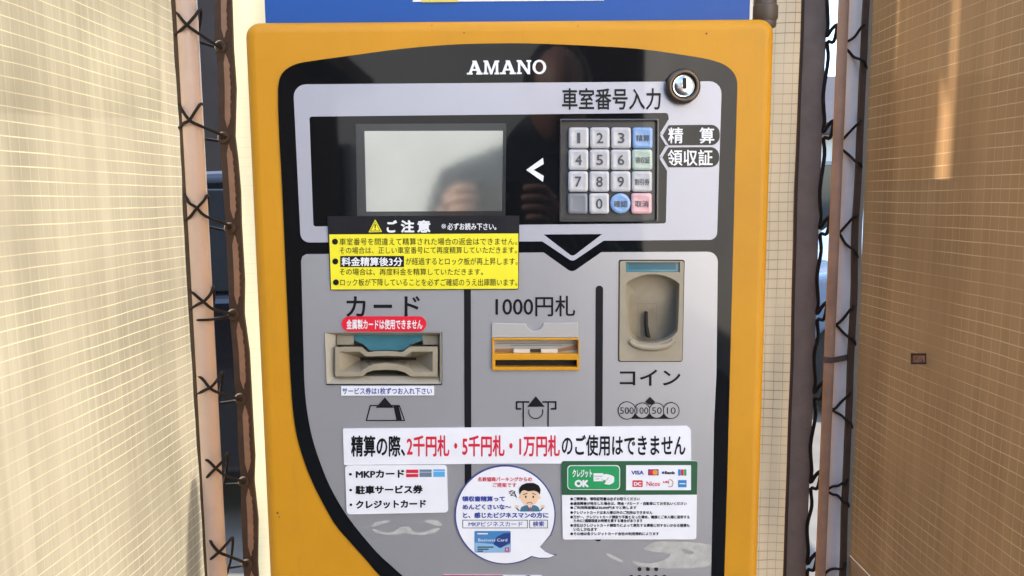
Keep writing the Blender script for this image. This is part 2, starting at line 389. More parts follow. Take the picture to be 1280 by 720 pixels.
# ================================================================== BOOTH: vinyl sheets, poles, cords
def vinyl(name, film, thread, axis, pitch=.0125, tw=.08, transp=.06, transl=.75, streak=.12, rough=.35, vmul=.5, gloss=.04):
    """thread-reinforced vinyl film; axis: the world axis along the sheet's width (0 = x, 1 = y)"""
    mt = bpy.data.materials.new(name); mt.use_nodes = True
    n = mt.node_tree.nodes; l = mt.node_tree.links; n.clear()
    N = lambda t, **k: [(lambda q: ([setattr(q, a, b) for a, b in k.items()], q)[1])(n.new(t))][0]
    out = N('ShaderNodeOutputMaterial'); tc = N('ShaderNodeTexCoord')
    wob = N('ShaderNodeTexNoise'); wob.inputs['Scale'].default_value = 7; wob.inputs['Detail'].default_value = 3
    l.new(tc.outputs['Object'], wob.inputs['Vector'])
    ws = N('ShaderNodeVectorMath', operation='MULTIPLY_ADD'); ws.inputs[1].default_value = (.005,) * 3
    l.new(wob.outputs['Color'], ws.inputs[0]); l.new(tc.outputs['Object'], ws.inputs[2])
    sp = N('ShaderNodeSeparateXYZ'); l.new(ws.outputs[0], sp.inputs[0])
    def line(sock, pitch, tw):
        d = N('ShaderNodeMath', operation='DIVIDE'); d.inputs[1].default_value = pitch; l.new(sock, d.inputs[0])
        f = N('ShaderNodeMath', operation='FRACT'); l.new(d.outputs[0], f.inputs[0])
        s = N('ShaderNodeMath', operation='SUBTRACT'); s.inputs[1].default_value = .5; l.new(f.outputs[0], s.inputs[0])
        a = N('ShaderNodeMath', operation='ABSOLUTE'); l.new(s.outputs[0], a.inputs[0])
        mr = N('ShaderNodeMapRange'); mr.inputs['From Min'].default_value = tw * .5; mr.inputs['From Max'].default_value = tw
        mr.inputs['To Min'].default_value = 1; mr.inputs['To Max'].default_value = 0
        l.new(a.outputs[0], mr.inputs['Value']); return mr.outputs[0]
    h = line(sp.outputs[2], pitch, tw); v = line(sp.outputs[axis], pitch * .95, tw * .7)
    vs = N('ShaderNodeMath', operation='MULTIPLY'); vs.inputs[1].default_value = vmul; l.new(v, vs.inputs[0])
    # threads fade where the film is scuffed
    fz = N('ShaderNodeTexNoise'); fz.inputs['Scale'].default_value = 11; fz.inputs['Detail'].default_value = 4; l.new(tc.outputs['Object'], fz.inputs['Vector'])
    fr = N('ShaderNodeMapRange'); fr.inputs['From Min'].default_value = .36; fr.inputs['From Max'].default_value = .6; fr.inputs['To Min'].default_value = .25; l.new(fz.outputs['Fac'], fr.inputs['Value'])
    mxm = N('ShaderNodeMath', operation='MAXIMUM'); l.new(h, mxm.inputs[0]); l.new(vs.outputs[0], mxm.inputs[1])
    thr = N('ShaderNodeMath', operation='MULTIPLY'); l.new(mxm.outputs[0], thr.inputs[0]); l.new(fr.outputs[0], thr.inputs[1])
    # vertical streaks in the film
    mp = N('ShaderNodeMapping'); mp.inputs['Scale'].default_value = (38, 38, 1.3); l.new(tc.outputs['Object'], mp.inputs['Vector'])
    st = N('ShaderNodeTexNoise'); st.inputs['Scale'].default_value = 1; st.inputs['Detail'].default_value = 6; st.inputs['Roughness'].default_value = .7; l.new(mp.outputs[0], st.inputs['Vector'])
    bl = N('ShaderNodeTexNoise'); bl.inputs['Scale'].default_value = 4.5; bl.inputs['Detail'].default_value = 3; l.new(tc.outputs['Object'], bl.inputs['Vector'])
    ad = N('ShaderNodeMath', operation='ADD'); l.new(st.outputs['Fac'], ad.inputs[0]); l.new(bl.outputs['Fac'], ad.inputs[1])
    mr = N('ShaderNodeMapRange'); mr.inputs['From Min'].default_value = .7; mr.inputs['From Max'].default_value = 1.3
    mr.inputs['To Min'].default_value = 1 - streak; mr.inputs['To Max'].default_value = 1 + streak * .6; l.new(ad.outputs[0], mr.inputs['Value'])
    sc = N('ShaderNodeVectorMath', operation='SCALE'); sc.inputs[0].default_value = film; l.new(mr.outputs[0], sc.inputs['Scale'])
    cm = N('ShaderNodeMix', data_type='RGBA'); l.new(thr.outputs[0], cm.inputs['Factor']); l.new(sc.outputs[0], cm.inputs['A']); cm.inputs['B'].default_value = (*thread, 1)
    dif = N('ShaderNodeBsdfDiffuse'); l.new(cm.outputs['Result'], dif.inputs['Color'])
    trn = N('ShaderNodeBsdfTranslucent'); l.new(cm.outputs['Result'], trn.inputs['Color'])
    m1 = N('ShaderNodeMixShader'); m1.inputs[0].default_value = transl; l.new(dif.outputs[0], m1.inputs[1]); l.new(trn.outputs[0], m1.inputs[2])
    tr = N('ShaderNodeBsdfTransparent'); l.new(cm.outputs['Result'], tr.inputs['Color'])
    tf = N('ShaderNodeMath', operation='MULTIPLY_ADD'); tf.inputs[1].default_value = -transp; tf.inputs[2].default_value = transp; l.new(thr.outputs[0], tf.inputs[0])
    m2 = N('ShaderNodeMixShader'); l.new(tf.outputs[0], m2.inputs[0]); l.new(m1.outputs[0], m2.inputs[1]); l.new(tr.outputs[0], m2.inputs[2])
    gl = N('ShaderNodeBsdfGlossy'); gl.inputs['Roughness'].default_value = rough; gl.inputs['Color'].default_value = (1, 1, 1, 1)
    bp = N('ShaderNodeBump'); bp.inputs['Strength'].default_value = .5; bp.inputs['Distance'].default_value = .004; l.new(st.outputs['Fac'], bp.inputs['Height']); l.new(bp.outputs[0], gl.inputs['Normal'])
    m3 = N('ShaderNodeMixShader'); m3.inputs[0].default_value = gloss; l.new(m2.outputs[0], m3.inputs[1]); l.new(gl.outputs[0], m3.inputs[2])
    l.new(m3.outputs[0], out.inputs[0])
    return mt
V_LEFT = vinyl('sunlit_vinyl', (.222, .197, .143), (.40, .34, .22), 1, tw=.05, transp=.05, transl=.62, streak=.34, vmul=.42)  # threads coloured paler to stand for sunlight scattered in them
V_RIGHT = vinyl('shaded_brown_vinyl', (.30, .170, .078), (.46, .31, .155), 1, tw=.05, transp=.03, transl=.35, streak=.25, vmul=.6, gloss=.02)  # same film as the left; shade and dark backdrop put in as brown
V_BACKL = vinyl('lit_back_vinyl', (.72, .60, .36), (.58, .46, .26), 0, tw=.04, transp=.08, transl=.9, streak=.06)  # same film as the back right, its backlit glare put into the colour
V_BACKR = vinyl('shaded_back_vinyl', (.53, .41, .265), (.18, .13, .085), 0, tw=.055, transp=.02, transl=.5, streak=.12, vmul=.9)  # same film, dimmer; shade and unlit threads put into the two colours
HEML = mat('brown_hem', (.10, .066, .046), .8, vary=.35, vscale=60, bump=.5, bscale=300)
HEMI = mat('pink_hem_strip', (.42, .27, .19), .8, vary=.2, vscale=70)
HEMG = mat('grey_hem', (.34, .29, .245), .75, vary=.2, vscale=30, bump=.4, bscale=260)
HEMP = mat('pale_hem_edge', (.42, .38, .30), .7, vary=.15, vscale=40)
BAND = mat('beige_band', (.66, .52, .35), .75, vary=.12, vscale=12)

def sheet_side(Xc, y0, y1, z0, z1, m, name, amp=.004, edge=None):
    """vinyl hanging in the plane x = Xc, gently rippled"""
    b = MB(); ny, nz = 60, 60
    def pt(i, j):
        t = i / ny; y = y0 + (y1 - y0) * t; z = z0 + (z1 - z0) * j / nz
        (pa, pb) = edge                       # the hem it is sewn to: a straight line in the plane y = y1
        xe = pa.x + (pb.x - pa.x) * (z - pa.z) / (pb.z - pa.z)
        t2 = t
        return (Xc + (xe - Xc) * t2 + (1 - .8 * t2) * (amp * noise.noise((y * 9, z * 1.6, Xc * 7)) * 2 + amp * .35 * noise.noise((y * 34, z * 3, 5))), y, z)
    vs = [pt(i, j) for i in range(ny + 1) for j in range(nz + 1)]
    fs = [(i * (nz + 1) + j, (i + 1) * (nz + 1) + j, (i + 1) * (nz + 1) + j + 1, i * (nz + 1) + j + 1) for i in range(ny) for j in range(nz)]
    b.add(vs, fs, m, True); o = b.build_raw(name); return o
YB = .262                                     # depth of the back sheets and poles
XL, XR = -.428, .444
# left side sheet: near end outside the frame, far edge beside the white pole
yl = PX(222, 360, XL).y
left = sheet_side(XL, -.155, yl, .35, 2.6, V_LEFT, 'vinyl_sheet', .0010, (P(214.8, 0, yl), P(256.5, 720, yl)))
tag(left, 'sunlit cream mesh vinyl sheet hanging beside the left white pole', 'vinyl sheet')
def strip(pxs_l, pxs_r, ys, Y, th, mb, m):
    """hem between two pixel edges, as a slab of thickness th in the plane y = Y"""
    f = [P(a, y, Y) for a, y in zip(pxs_l, ys)]; g = [P(a, y, Y) for a, y in zip(pxs_r, ys)]
    loops = []
    for a, c in zip(f, g):
        loops.append([a, c, c + Vector((0, th, 0)), a + Vector((0, th, 0))])
    mb.loft(loops, m, True, True, smooth=False)
def ev(pts, ys):                              # evaluate a sparse (y, x) table
    o = []
    for y in ys:
        for (ya, xa), (yb, xb) in zip(pts[:-1], pts[1:]):
            if ya <= y <= yb or (yb == pts[-1][0] and y > yb) or (ya == pts[0][0] and y < ya):
                t = (y - ya) / (yb - ya); o.append(xa + (xb - xa) * t); break
    return o
YS = list(range(-120, 860, 12))
b = MB()
el = [(0, 213.5), (150, 223.5), (350, 233), (600, 249), (720, 256)]
jl = [1.2 * noise.noise((y * .021, 3, 0)) for y in YS]
a_ = [x + j for x, j in zip(ev(el, YS), jl)]
strip(a_, [x + 7.5 for x in a_], YS, yl - .004, .004, b, HEML)
b.build('hem', left)

V_PATCH = vinyl('sheer_vinyl', (.92, .92, .90), (.60, .52, .36), 1, tw=.0015, transp=.90, transl=.7, streak=.2, vmul=.3)
b = MB()
pa = [PX(x, y, XL - .014) for x, y in ((-60, -90), (174, -60), (177, 131), (-60, 122))]
n_ = 12
vs = [pa[0].lerp(pa[1], i / n_).lerp(pa[3].lerp(pa[2], i / n_), j / n_) + Vector((.0012 * noise.noise((i * .5, j * .3, 1)), 0, .004 * noise.noise((i * .4, j, 7)))) for i in range(n_ + 1) for j in range(n_ + 1)]
b.add(vs, [(i * (n_ + 1) + j, (i + 1) * (n_ + 1) + j, (i + 1) * (n_ + 1) + j + 1, i * (n_ + 1) + j + 1) for i in range(n_) for j in range(n_)], V_PATCH, True)
b.build('patch', left)
# right side sheet
yr = PX(1090, 200, XR).y
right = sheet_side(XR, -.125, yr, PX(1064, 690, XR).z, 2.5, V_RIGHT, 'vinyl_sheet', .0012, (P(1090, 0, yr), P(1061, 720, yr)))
tag(right, 'shaded brown mesh vinyl sheet hanging right of the thin brown pole', 'vinyl sheet')
er = [(0, 1080.5), (240, 1069), (480, 1060), (720, 1050)]
jr = [1.5 * noise.noise((y * .012, 8, 0)) for y in YS]
a_ = [x + j for x, j in zip(ev(er, YS), jr)]
b = MB(); strip(a_, [x + 7 for x in a_], YS, yr - .004, .005, b, HEML); b.build('hem', right)
b = MB(); strip([x + 7 for x in a_], [x + 11.5 for x in a_], YS, yr - .0015, .003, b, HEMP); b.build('edge_strip', right)
b = MB()
zb = PX(1064, 690, XR).z
ea, eb = P(1090, 0, yr), P(1060.5, 720, yr)
he = lambda z: ea + (eb - ea) * ((z - ea.z) / (eb.z - ea.z))
b.loft([[(XR - .001, -.125, z), (he(z).x - .001, yr + .001, z), (he(z).x + .001, yr + .001, z), (XR + .001, -.125, z)] for z in (zb - .0005, .3)], BAND, True, True, smooth=False)
b.build('lower_band', right)
# small printed tab and stains on the brown sheet
tb = MB()
INKB = mat('brown_print', (.055, .03, .02), .6)
def on_right(px, py, off=.004):
    v = PX(px, py, XR - off - .006); return v
for (ax, ay, bx, by) in ((1138.5, 441.5, 1158, 444), (1138.5, 453, 1158, 455.5), (1138.5, 441.5, 1140.5, 455.5), (1156, 441.5, 1158, 455.5)):
    tb.add([on_right(ax, ay), on_right(bx, ay), on_right(bx, by), on_right(ax, by)], [(0, 1, 2, 3)], INKB)
tb.add([on_right(1140, 443.5, .003), on_right(1156.5, 443.5, .003), on_right(1156.5, 454, .003), on_right(1140, 454, .003)], [(0, 1, 2, 3)], HEMI)
for ln in (((1143, 450), (1146, 446), (1149, 450)), ((1150, 447), (1154, 450), (1151, 452))):
    for (ax, ay), (bx, by) in zip(ln[:-1], ln[1:]):
        tb.add([on_right(ax, ay, .005), on_right(bx, by, .005), on_right(bx + .3, by + 1, .005), on_right(ax + .3, ay + 1, .005)], [(0, 1, 2, 3)], INKB)
tb.build('printed_mark', right)

# back sheets: left strip and right strip, behind the machine
zt, zbm = 2.3, .25
def back_sheet(x0, x1, m, name):
    b = MB(); nx, nz = 24, 60
    vs = [(x0 + (x1 - x0) * i / nx, YB + .004 * noise.noise((i * .5, j * .2, 2)), zbm + (zt - zbm) * j / nz) for i in range(nx + 1) for j in range(nz + 1)]
    fs = [(i * (nz + 1) + j, (i + 1) * (nz + 1) + j, (i + 1) * (nz + 1) + j + 1, i * (nz + 1) + j + 1) for i in range(nx) for j in range(nz)]
    b.add(vs, fs, m, True); return b.build_raw(name)
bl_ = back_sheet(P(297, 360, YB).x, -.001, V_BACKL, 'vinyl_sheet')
tag(bl_, 'glaring pale vinyl sheet with a brown laced hem, left of the yellow machine', 'vinyl sheet')
hl = [(-120, 262), (0, 268), (50, 268), (80, 271.7), (130, 273), (170, 274), (200, 276.7), (240, 279), (285, 282), (320, 284), (390, 286.7), (440, 291), (480, 293), (500, 295.7), (560, 298), (600, 300.7), (660, 302), (720, 305), (860, 311)]
hr = [(-120, 284), (0, 289), (60, 291), (110, 294.5), (170, 293), (200, 296.7), (240, 300), (280, 301), (350, 305), (393, 304.5), (440, 311), (480, 313), (520, 315), (570, 318), (602, 317), (650, 322), (705, 321.5), (760, 325), (860, 329)]
YF = list(range(-120, 860, 5))
A, B_ = ev(hl, YF), ev(hr, YF)
b = MB(); strip(A, B_, YF, YB - .006, .005, b, HEML)
hem = b.build('hem', bl_)
ey = [58, 172, 285, 393, 498, 602, 705]
b = MB()
YQ = list(range(-40, 800, 3))
for k in range(len(ey) + 1):
    lo = (ey[k - 1] + 9) if k else -60; hi = (ey[k] - 9) if k < len(ey) else 800
    ys = list(range(int(lo), int(hi), 3))
    cl, cr = ev(hl, ys), ev(hr, ys)
    n_ = len(ys)
    wv = [min(1, i / 4, (n_ - 1 - i) / 4) for i in range(n_)]
    mid = [(p + q) / 2 + .6 for p, q in zip(cl, cr)]
    jt = [.9 * noise.noise((y * .13, 1, 4)) + (.8 if y % 9 < 3 else 0) for y in ys]
    strip([c - (1 + 3.1 * q) + 1 for c, q in zip(mid, wv)], [c + (1 + 3.6 * q) - 1 + j for c, q, j in zip(mid, wv, jt)], ys, YB - .0075, .002, b, HEMI)
b.build('inner_strip', hem)
# eyelet knots on that hem
for y in ey:
    cx = (ev(hl, [y])[0] + ev(hr, [y])[0]) / 2 - 4
    c = P(cx, y, YB - .008)
    b = MB(); b.lathe(c, (0, -1, 0), [(.0075, 0), (.0075, .0015), (.006, .003), (.003, .003), (.0025, .001)], HEML, 20); b.build('eyelet', bl_, R(40))

b = MB(); b.box((-.44, YB + .002, 2.085), (-.002, YB + .006, 2.32), HEMG); b.build('sun_block_band', bl_)  # unseen cloth added above the view to cut off the sun streak

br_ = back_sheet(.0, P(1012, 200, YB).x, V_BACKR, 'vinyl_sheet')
tag(br_, 'cream vinyl sheet with dark square mesh and grey hem, right of the yellow machine', 'vinyl sheet')
gl_ = [(-120, 1008), (0, 1003.5), (240, 995), (480, 988.5), (720, 980.5), (860, 976)]
gr_ = [(-120, 1040), (0, 1035), (240, 1026), (480, 1018), (720, 1008), (860, 1003)]
b = MB()
jg = [.8 * noise.noise((y * .01, 5, 0)) for y in YS]
A = [x + j for x, j in zip(ev(gl_, YS), jg)]; B_ = [x + j for x, j in zip(ev(gr_, YS), jg)]
loops = []
for a, c, y in zip(A, B_, YS):               # a folded hem: slightly rounded section
    p, q = P(a, y, YB - .006), P(c, y, YB - .006)
    loops.append([p.lerp(q, t) + Vector((0, dy, 0)) for t, dy in ((0, .004), (.04, 0), (.3, -.0015), (.62, -.001), (.94, -.002), (1, .004))] + [q + Vector((0, .008, 0)), p + Vector((0, .008, 0))])
b.loft(loops, HEMG, True, True)
gh = b.build('hem', br_, R(35))
b = MB()
strip([x - 1.2 for x in A], [x + 2.4 for x in A], YS, YB - .0085, .002, b, mat('hem_stitch_tape', (.10, .065, .05), .8)); b.build('edge_tape', gh)

pt_ = PX(230, 588, XL) + to_sun * .75  # unseen post, added and shaped for the soft shadow on the sheet
b = MB(); b.tube([(pt_.x, pt_.y - .20 * t, pt_.z * (1 - t)) for t in (0, .012, .04, .1, .3, 1)], [.004, .012, .018, .021, .024, .03], GREYP, 20)
tag(b.build('shadow_post'), 'slim dark post added to cast its shadow low on the cream left sheet', 'post')
# poles
def pole(px, py, Y, r, m, z0, z1, name, label, cat='pole'):
    c = P(px, py, Y); b = MB()
    b.lathe((c.x, c.y, 0), (0, 0, 1), [(r * .7, z0), (r, z0 + .002), (r, z1 - .002), (r * .7, z1)], m, 40)
    o = b.build(name, None, R(40)); return tag(o, label, cat), Vector((c.x, c.y, 0))
YP = .25
YPL = .234
pl, pcl = pole(252.4, 360, YPL, .0124, POLEK, 0, 2.5, 'booth_pole', 'pinkish white round pole criss-crossed by black cord on the left')
pr, pcr = pole(1052.5, 360, YP - .012, .0158, POLEW, 0, 2.5, 'booth_pole', 'white round pole half hidden behind the thin brown pole')
pb, pcb = pole(1040, 360, YP - .045, .0062, POLEB, 0, 2.4, 'thin_pole', 'thin brown round pole standing before the white pole')
# cable tie round both right poles
b = MB()
zt_ = P(1040, 449, YP - .045).z
lp = []
c1, c2 = pcb, pcr
for k in range(16):
    a = math.pi * .5 + math.pi * k / 15
    lp.append((c1.x + .0069 * math.cos(a), c1.y + .0069 * math.sin(a) * 1.0))
ring = [(c1.x - .0072, c1.y), (c1.x - .005, c1.y - .0052), (c1.x, c1.y - .0072), (c1.x + .006, c1.y - .004), (c2.x + .0105, c2.y - .016), (c2.x + .0186, c2.y - .002), (c2.x + .013, c2.y + .0135), (c2.x, c2.y + .0188), (c2.x - .013, c2.y + .0135), (c2.x - .0186, c2.y)]
b.loft([[(x, y, zt_ + h) for x, y in ring] for h in (-.0038, .0038)], mat('grey_tie', (.13, .11, .105), .5), smooth=False)
tag(b.build('cable_tie'), 'dark grey tie strapped round the thin brown pole and white pole', 'cable tie')

# lacing cords, each one continuous run
xc = [(235.7, 29), (238.5, 148), (246.5, 260), (254, 375), (262, 483), (269.5, 585), (275.5, 688)]
path = []
for (cx, cy), yk in zip(xc, ey):
    f = YPL - .0155
    hx = (ev(hl, [yk])[0] + ev(hr, [yk])[0]) / 2 - 4
    path += [P(cx - 14, cy - 13, yl - .006), P(cx - 9, cy - 8, f), P(cx, cy, f - .001), P(cx + 12, cy + 10, f + .006), P(hx, yk, YB - .012),
             P(hx - 3, yk + 4, YB + .003), P(cx - 3, cy + 22, YPL + .020), P(cx - 18, cy + 16, yl + .008), P(cx - 13, cy + 12, yl - .006), P(cx - 8, cy + 7, f), P(cx, cy, f - .004), P(cx + 9, cy - 10, f + .001), P(cx + 15, cy - 17, YPL + .004),
             P(cx + 10, cy + 20, YPL + .020), P(cx - 6, cy + 70, YPL + .020), P(cx - 12, cy + 95, yl + .012)]
def smooth_path(pts, n=4): return [Vector(p) for p in crom([tuple(p) for p in pts], n)]
b = MB(); path = [p + Vector((random.uniform(-.0016, .0016), random.uniform(-.0006, .0003), random.uniform(-.0028, .0028))) for p in path]
b.tube(smooth_path(path), .0019, CORD, 8)
tag(b.build('lacing_cord'), 'black cord lacing the cream left sheet to the left white pole', 'cord')
# extra strand straight across near the middle
b = MB(); b.tube(smooth_path([P(243, 400, yl - .006), P(252, 400, YPL - .0148), P(268, 399, YPL - .006), P(286, 395, YB - .012)]), .0016, CORD, 8)
tag(b.build('lacing_cord'), 'short level black cord strand crossing the left white pole', 'cord')
zig = [((1077, 36), (1059, 52.5), (1059, 65), (1077, 77)), ((1070, 156), (1052, 174), (1052, 187), (1070, 202)), ((1066.5, 272), (1048, 291), (1048, 293), (1066.5, 312)),
       ((1062, 388), (1045, 406), (1045, 408), (1062, 424)), ((1059, 496), (1043, 511), (1043, 513), (1059, 527)), ((1054, 604.5), (1040, 608), (1040, 616), (1054, 626)), ((1051, 709), (1036, 712), (1036, 722), (1051, 732))]
path = []
for (a, c, d, e) in zig:
    f = YP - .0305
    path += [P(a[0] + 4, a[1] - 3, yr - .008), P(*a, yr - .010), P((a[0] + c[0]) / 2, (a[1] + c[1]) / 2, f), P(*c, f - .0005), P(c[0] - 5, (c[1] + d[1]) / 2, f + .0015), P(*d, f - .0005), P((e[0] + d[0]) / 2, (e[1] + d[1]) / 2, f), P(*e, yr - .010), P(e[0] + 5, e[1] + 4, yr - .006), P(e[0] + 7, e[1] + 20, yr + .012), P(e[0] + 4, e[1] + 60, yr + .012)]
path = [p + Vector((random.uniform(-.001, .001), random.uniform(-.0008, 0), random.uniform(-.0022, .0022))) for p in path]
b = MB(); b.tube(smooth_path(path), .0017, CORD, 8)
tag(b.build('lacing_cord'), 'black zigzag cord lacing the brown right sheet to the right white pole', 'cord')
path = []
lz = [48, 168, 288, 395, 494, 606, 708]
for y in lz:
    xe = ev(gr_, [y])[0]
    path += [P(xe + .5, y - 50, YB - .011), P(xe + 2, y - 18, YB - .011), P(xe + .5, y - 3, YB - .0115), P(xe + 7, y - 12, YB - .02), P(xe + 13, y - 16, YB - .026), P(xe + 9, y + 4, YB - .022), P(xe + 1, y + 5, YB - .0115), P(xe + 2, y + 26, YB - .011)]
b = MB(); b.tube(smooth_path(path), .0023, CORD, 8)
tag(b.build('lacing_cord'), 'black cord running down the grey hem beside the thin brown pole', 'cord')

# ================================================================== THE PAYMENT MACHINE
M = thing('payment_machine', (0, .115, 0), 'yellow parking payment machine with glossy black front and many stickers', 'payment machine')
DEP = .235
pTL, pTR = P(302.5, 26, 0), P(969.5, 21.5, 0)
XA, XB = P(318, 360, 0).x, P(960.5, 360, 0).x
ZT = (pTL.z + pTR.z) / 2
ZB = .18
# black panel outline (photo pixels, measured on the front plane)
top = [(348, 112), (350.2, 98), (357, 88), (371.7, 80), (398, 75.4), (449, 68.4), (497, 62), (542, 57.7), (581, 55.4), (620, 54.6), (660, 54.6), (710, 56.3), (780.6, 60), (820, 64), (860, 70), (882, 73.7), (901.6, 79.5), (914, 88), (920.3, 99), (921.3, 112)]
rightp = [(918.6, 200), (916.3, 300), (912.7, 440), (908.7, 600), (905, 720), (902, 820)]
botp = [(896, 850), (870, 868), (800, 872), (700, 862), (620, 832), (560, 795)]
leftp = [(515, 757), (476, 720), (457.5, 698.7), (438, 677), (418.6, 654), (399, 619), (390, 600), (382, 580), (372, 547), (366.7, 513), (364.2, 480), (362, 440), (353.3, 240), (350, 180), (347.8, 125)]
outline = crom(top, 4)[:-1] + rightp + crom(botp, 3)[:-1] + crom(leftp, 4)[:-1]
# cabinet: rounded front edge, flat front with the panel's opening
def rr_loop(x0, x1, z0, z1, r, n=8):
    pts = []
    for cx, cz, a0 in ((x1 - r, z1 - r, 0), (x0 + r, z1 - r, 90), (x0 + r, z0 + r, 180), (x1 - r, z0 + r, 270)):
        for k in range(n + 1):
            a = R(a0 + 90 * k / n); pts.append((cx + r * math.cos(a), cz + r * math.sin(a)))
    return pts
b = MB()
RB = .011
front = None
loops = []
for k in range(9):
    a = R(90 * k / 8)
    ins = RB * (1 - math.sin(a)); yy = RB * (1 - math.cos(a))
    lp2 = rr_loop(XA + ins, XB - ins, ZB + ins, ZT - ins, .014 - ins * .8)
    if k == 0: front = lp2
    loops.append([(x, yy, z) for x, z in lp2])
loops.append([(x, DEP, z) for x, z in rr_loop(XA, XB, ZB, ZT, .014)])
b.loft(loops, YEL, False, True)
cab_hole = outline
b.mesh2d(fill2d([front, xz(cab_hole)]), lambda v: (v[0], 0, v[1]), YEL)
ho = xz(cab_hole)                             # inner lip of the opening
b.loft([[(x, 0, z) for x, z in ho], [(x, .012, z) for x, z in ho]], YEL, smooth=True)
bmesh.ops.remove_doubles(b.bm, verts=b.bm.verts, dist=2e-5)
cabinet = b.build('cabinet', M, R(35))
b = MB(); b.box((XA + .03, .02, .0), (XB - .03, DEP - .01, ZB), GREYP); b.build('pedestal', M)
for (px, py, r) in ((883, 42, .0009), (580, 41, .0006), (347, 641, .0011), (349, 646, .0007), (540, 38, .0004)):
    b = MB(); c = P(px, py); b.lathe((c.x, -.0001, c.z), (0, -1, 0), [(r, 0), (r, .0003)], mat('grime', (.12, .06, .02), .8), 10); b.build('paint_speck', cabinet)

# recess outlines
card_o = rnd([(406.5, 414.6), (551.8, 414.6), (551.8, 479), (409, 479)], 1.2)
bill_o = rrect(615, 421.7, 723.6, 462, 2.2)
coin_o = rnd([(773, 324.5), (855.4, 324.5), (852.8, 451.8), (772.2, 451.8)], 3)
key_o = rnd([(701.3, 150.5), (821.2, 150.5), (820.5, 275.5), (700.5, 275.5)], 1.5)
holes = [card_o, bill_o, coin_o, key_o]
b = MB(); plate(b, [outline] + holes, -.0012, .005, BLK)
panel = b.build('face_panel', M)
L1, L2, L3 = -.0016, -.0020, -.0024           # print layers on the panel
# upper field with its black window
win = rnd([(387.3, 146), (834.4, 141.3), (835.6, 149.5), (824.2, 168), (832.4, 182.3), (823.8, 196.7), (833.4, 213.5), (832, 279.3), (392.3, 283)], [3, 3, 1, .5, .5, .5, 1, 3, 3])
vtip = [(754.2, 300.7), (717.5, 325.5), (713.5, 325.5), (677.8, 301.6)]
upper = rnd([(367, 105.8), (901.8, 101.8), (895.6, 299.6)] + vtip + [(376.5, 303)], [16, 16, 9, 1, 3, 3, 1, 11])
tri = rnd([(679.3, 293), (752.6, 292.4), (717.3, 319.3), (713.7, 319.3)], [.5, .5, 2, 2])
pent1 = rnd([(828.2, 169.2), (835.4, 156.6), (899, 156.2), (899, 181.4), (835.4, 181.8)], [.5, 1, 11, 11, 1], 8)
pent2 = rnd([(827.6, 196.7), (835, 184.4), (898.3, 184), (898.3, 208.8), (835, 209.2)], [.5, 1, 11, 11, 1], 8)
# white outline of the two tags runs round their points; the tags themselves stay black
b = MB(); sheet(b, [upper, win, tri], L1, LIT); upf = b.build('entry_field', panel)
b = MB()
sheet(b, [pent1], L2, BLK); t1 = b.build('name_tag', panel)
b = MB(); text(b, '精　算', (834.5, 159.5, 892, 179.5), L3, WINK, .012); b.build('lettering', t1)
b = MB(); sheet(b, [pent2], L2, BLK); t2 = b.build('name_tag', panel)
b = MB(); text(b, '領収証', (834, 187, 890, 207.3), L3, WINK, .012); b.build('lettering', t2)
# the thin white line wrapping the tags' points where they cut into the window
b = MB()
strokes(b, [[(836.2, 149.8), (824.8, 168.2), (833, 182.2), (824.2, 196.8), (834, 213)]], 2.0, L2 - .0001, LIT); b.build('outline_mark', panel)
b = MB(); text(b, '車室番号入力', (702.3, 110.2, 825.5, 137.6), L2, INK, .012); b.build('heading', panel)
# maker's name in slab serif capitals
b = MB()
def slab_letter(ch, x0, x1, y0, y1):
    W_ = x1 - x0; H = y1 - y0; f = lambda u, v: (x0 + W_ * u, y1 - H * v)
    s = .16; th = .24
    def poly(p): sheet(b, [[f(*q) for q in p]], L2, WINK)
    def poly2(p, h): sheet(b, [[f(*q) for q in p], [f(*q) for q in h]], L2, WINK)
    if ch == 'A':
        poly2([(-.04, 0), (.36, 0), (.36, .13), (.30, .13), (.345, .27), (.62, .27), (.67, .13), (.61, .13), (.61, 0), (1.04, 0), (1.04, .13), (.95, .13), (.62, 1), (.34, 1), (.34, .9), (.37, .87), (.10, .13), (-.04, .13)], [(.39, .40), (.575, .40), (.485, .70)])
    elif ch == 'M':
        poly([(0, 0), (.30, 0), (.30, .13), (.22, .13), (.22, .72), (.43, 0), (.56, 0), (.78, .72), (.78, .13), (.70, .13), (.70, 0), (1.0, 0), (1.0, .13), (.94, .13), (.94, .87), (1, .87), (1, 1), (.72, 1), (.505, .32), (.28, 1), (0, 1), (0, .87), (.07, .87), (.07, .13), (0, .13)])
    elif ch == 'N':
        poly([(0, 0), (.34, 0), (.34, .13), (.24, .13), (.24, .72), (.74, 0), (.92, 0), (.92, .87), (1.0, .87), (1.0, 1), (.67, 1), (.67, .87), (.76, .87), (.76, .33), (.30, 1), (0, 1), (0, .87), (.08, .87), (.08, .13), (0, .13)])
    else:
        sheet(b, [circ((x0 + x1) / 2, (y0 + y1) / 2, W_ / 2, 32, H / 2 * 1.03), circ((x0 + x1) / 2, (y0 + y1) / 2, W_ * .29, 32, H * .37)], L2, WINK)
for ch, a, c in (('A', 584.4, 602.6), ('M', 604.4, 624), ('A', 625.8, 644.2), ('N', 646, 664), ('O', 665.6, 682.6)):
    slab_letter(ch, a, c, 76.2 - (a - 584) * .009, 93.6 - (a - 584) * .009)
b.build('maker_lettering', panel)
b = MB(); sheet(b, [[(657.6, 212.5), (678.6, 197.4), (679.6, 205), (667, 212.5), (679.6, 220), (678.6, 227.4)]], L2, WINK); b.build('pointer_mark', panel)

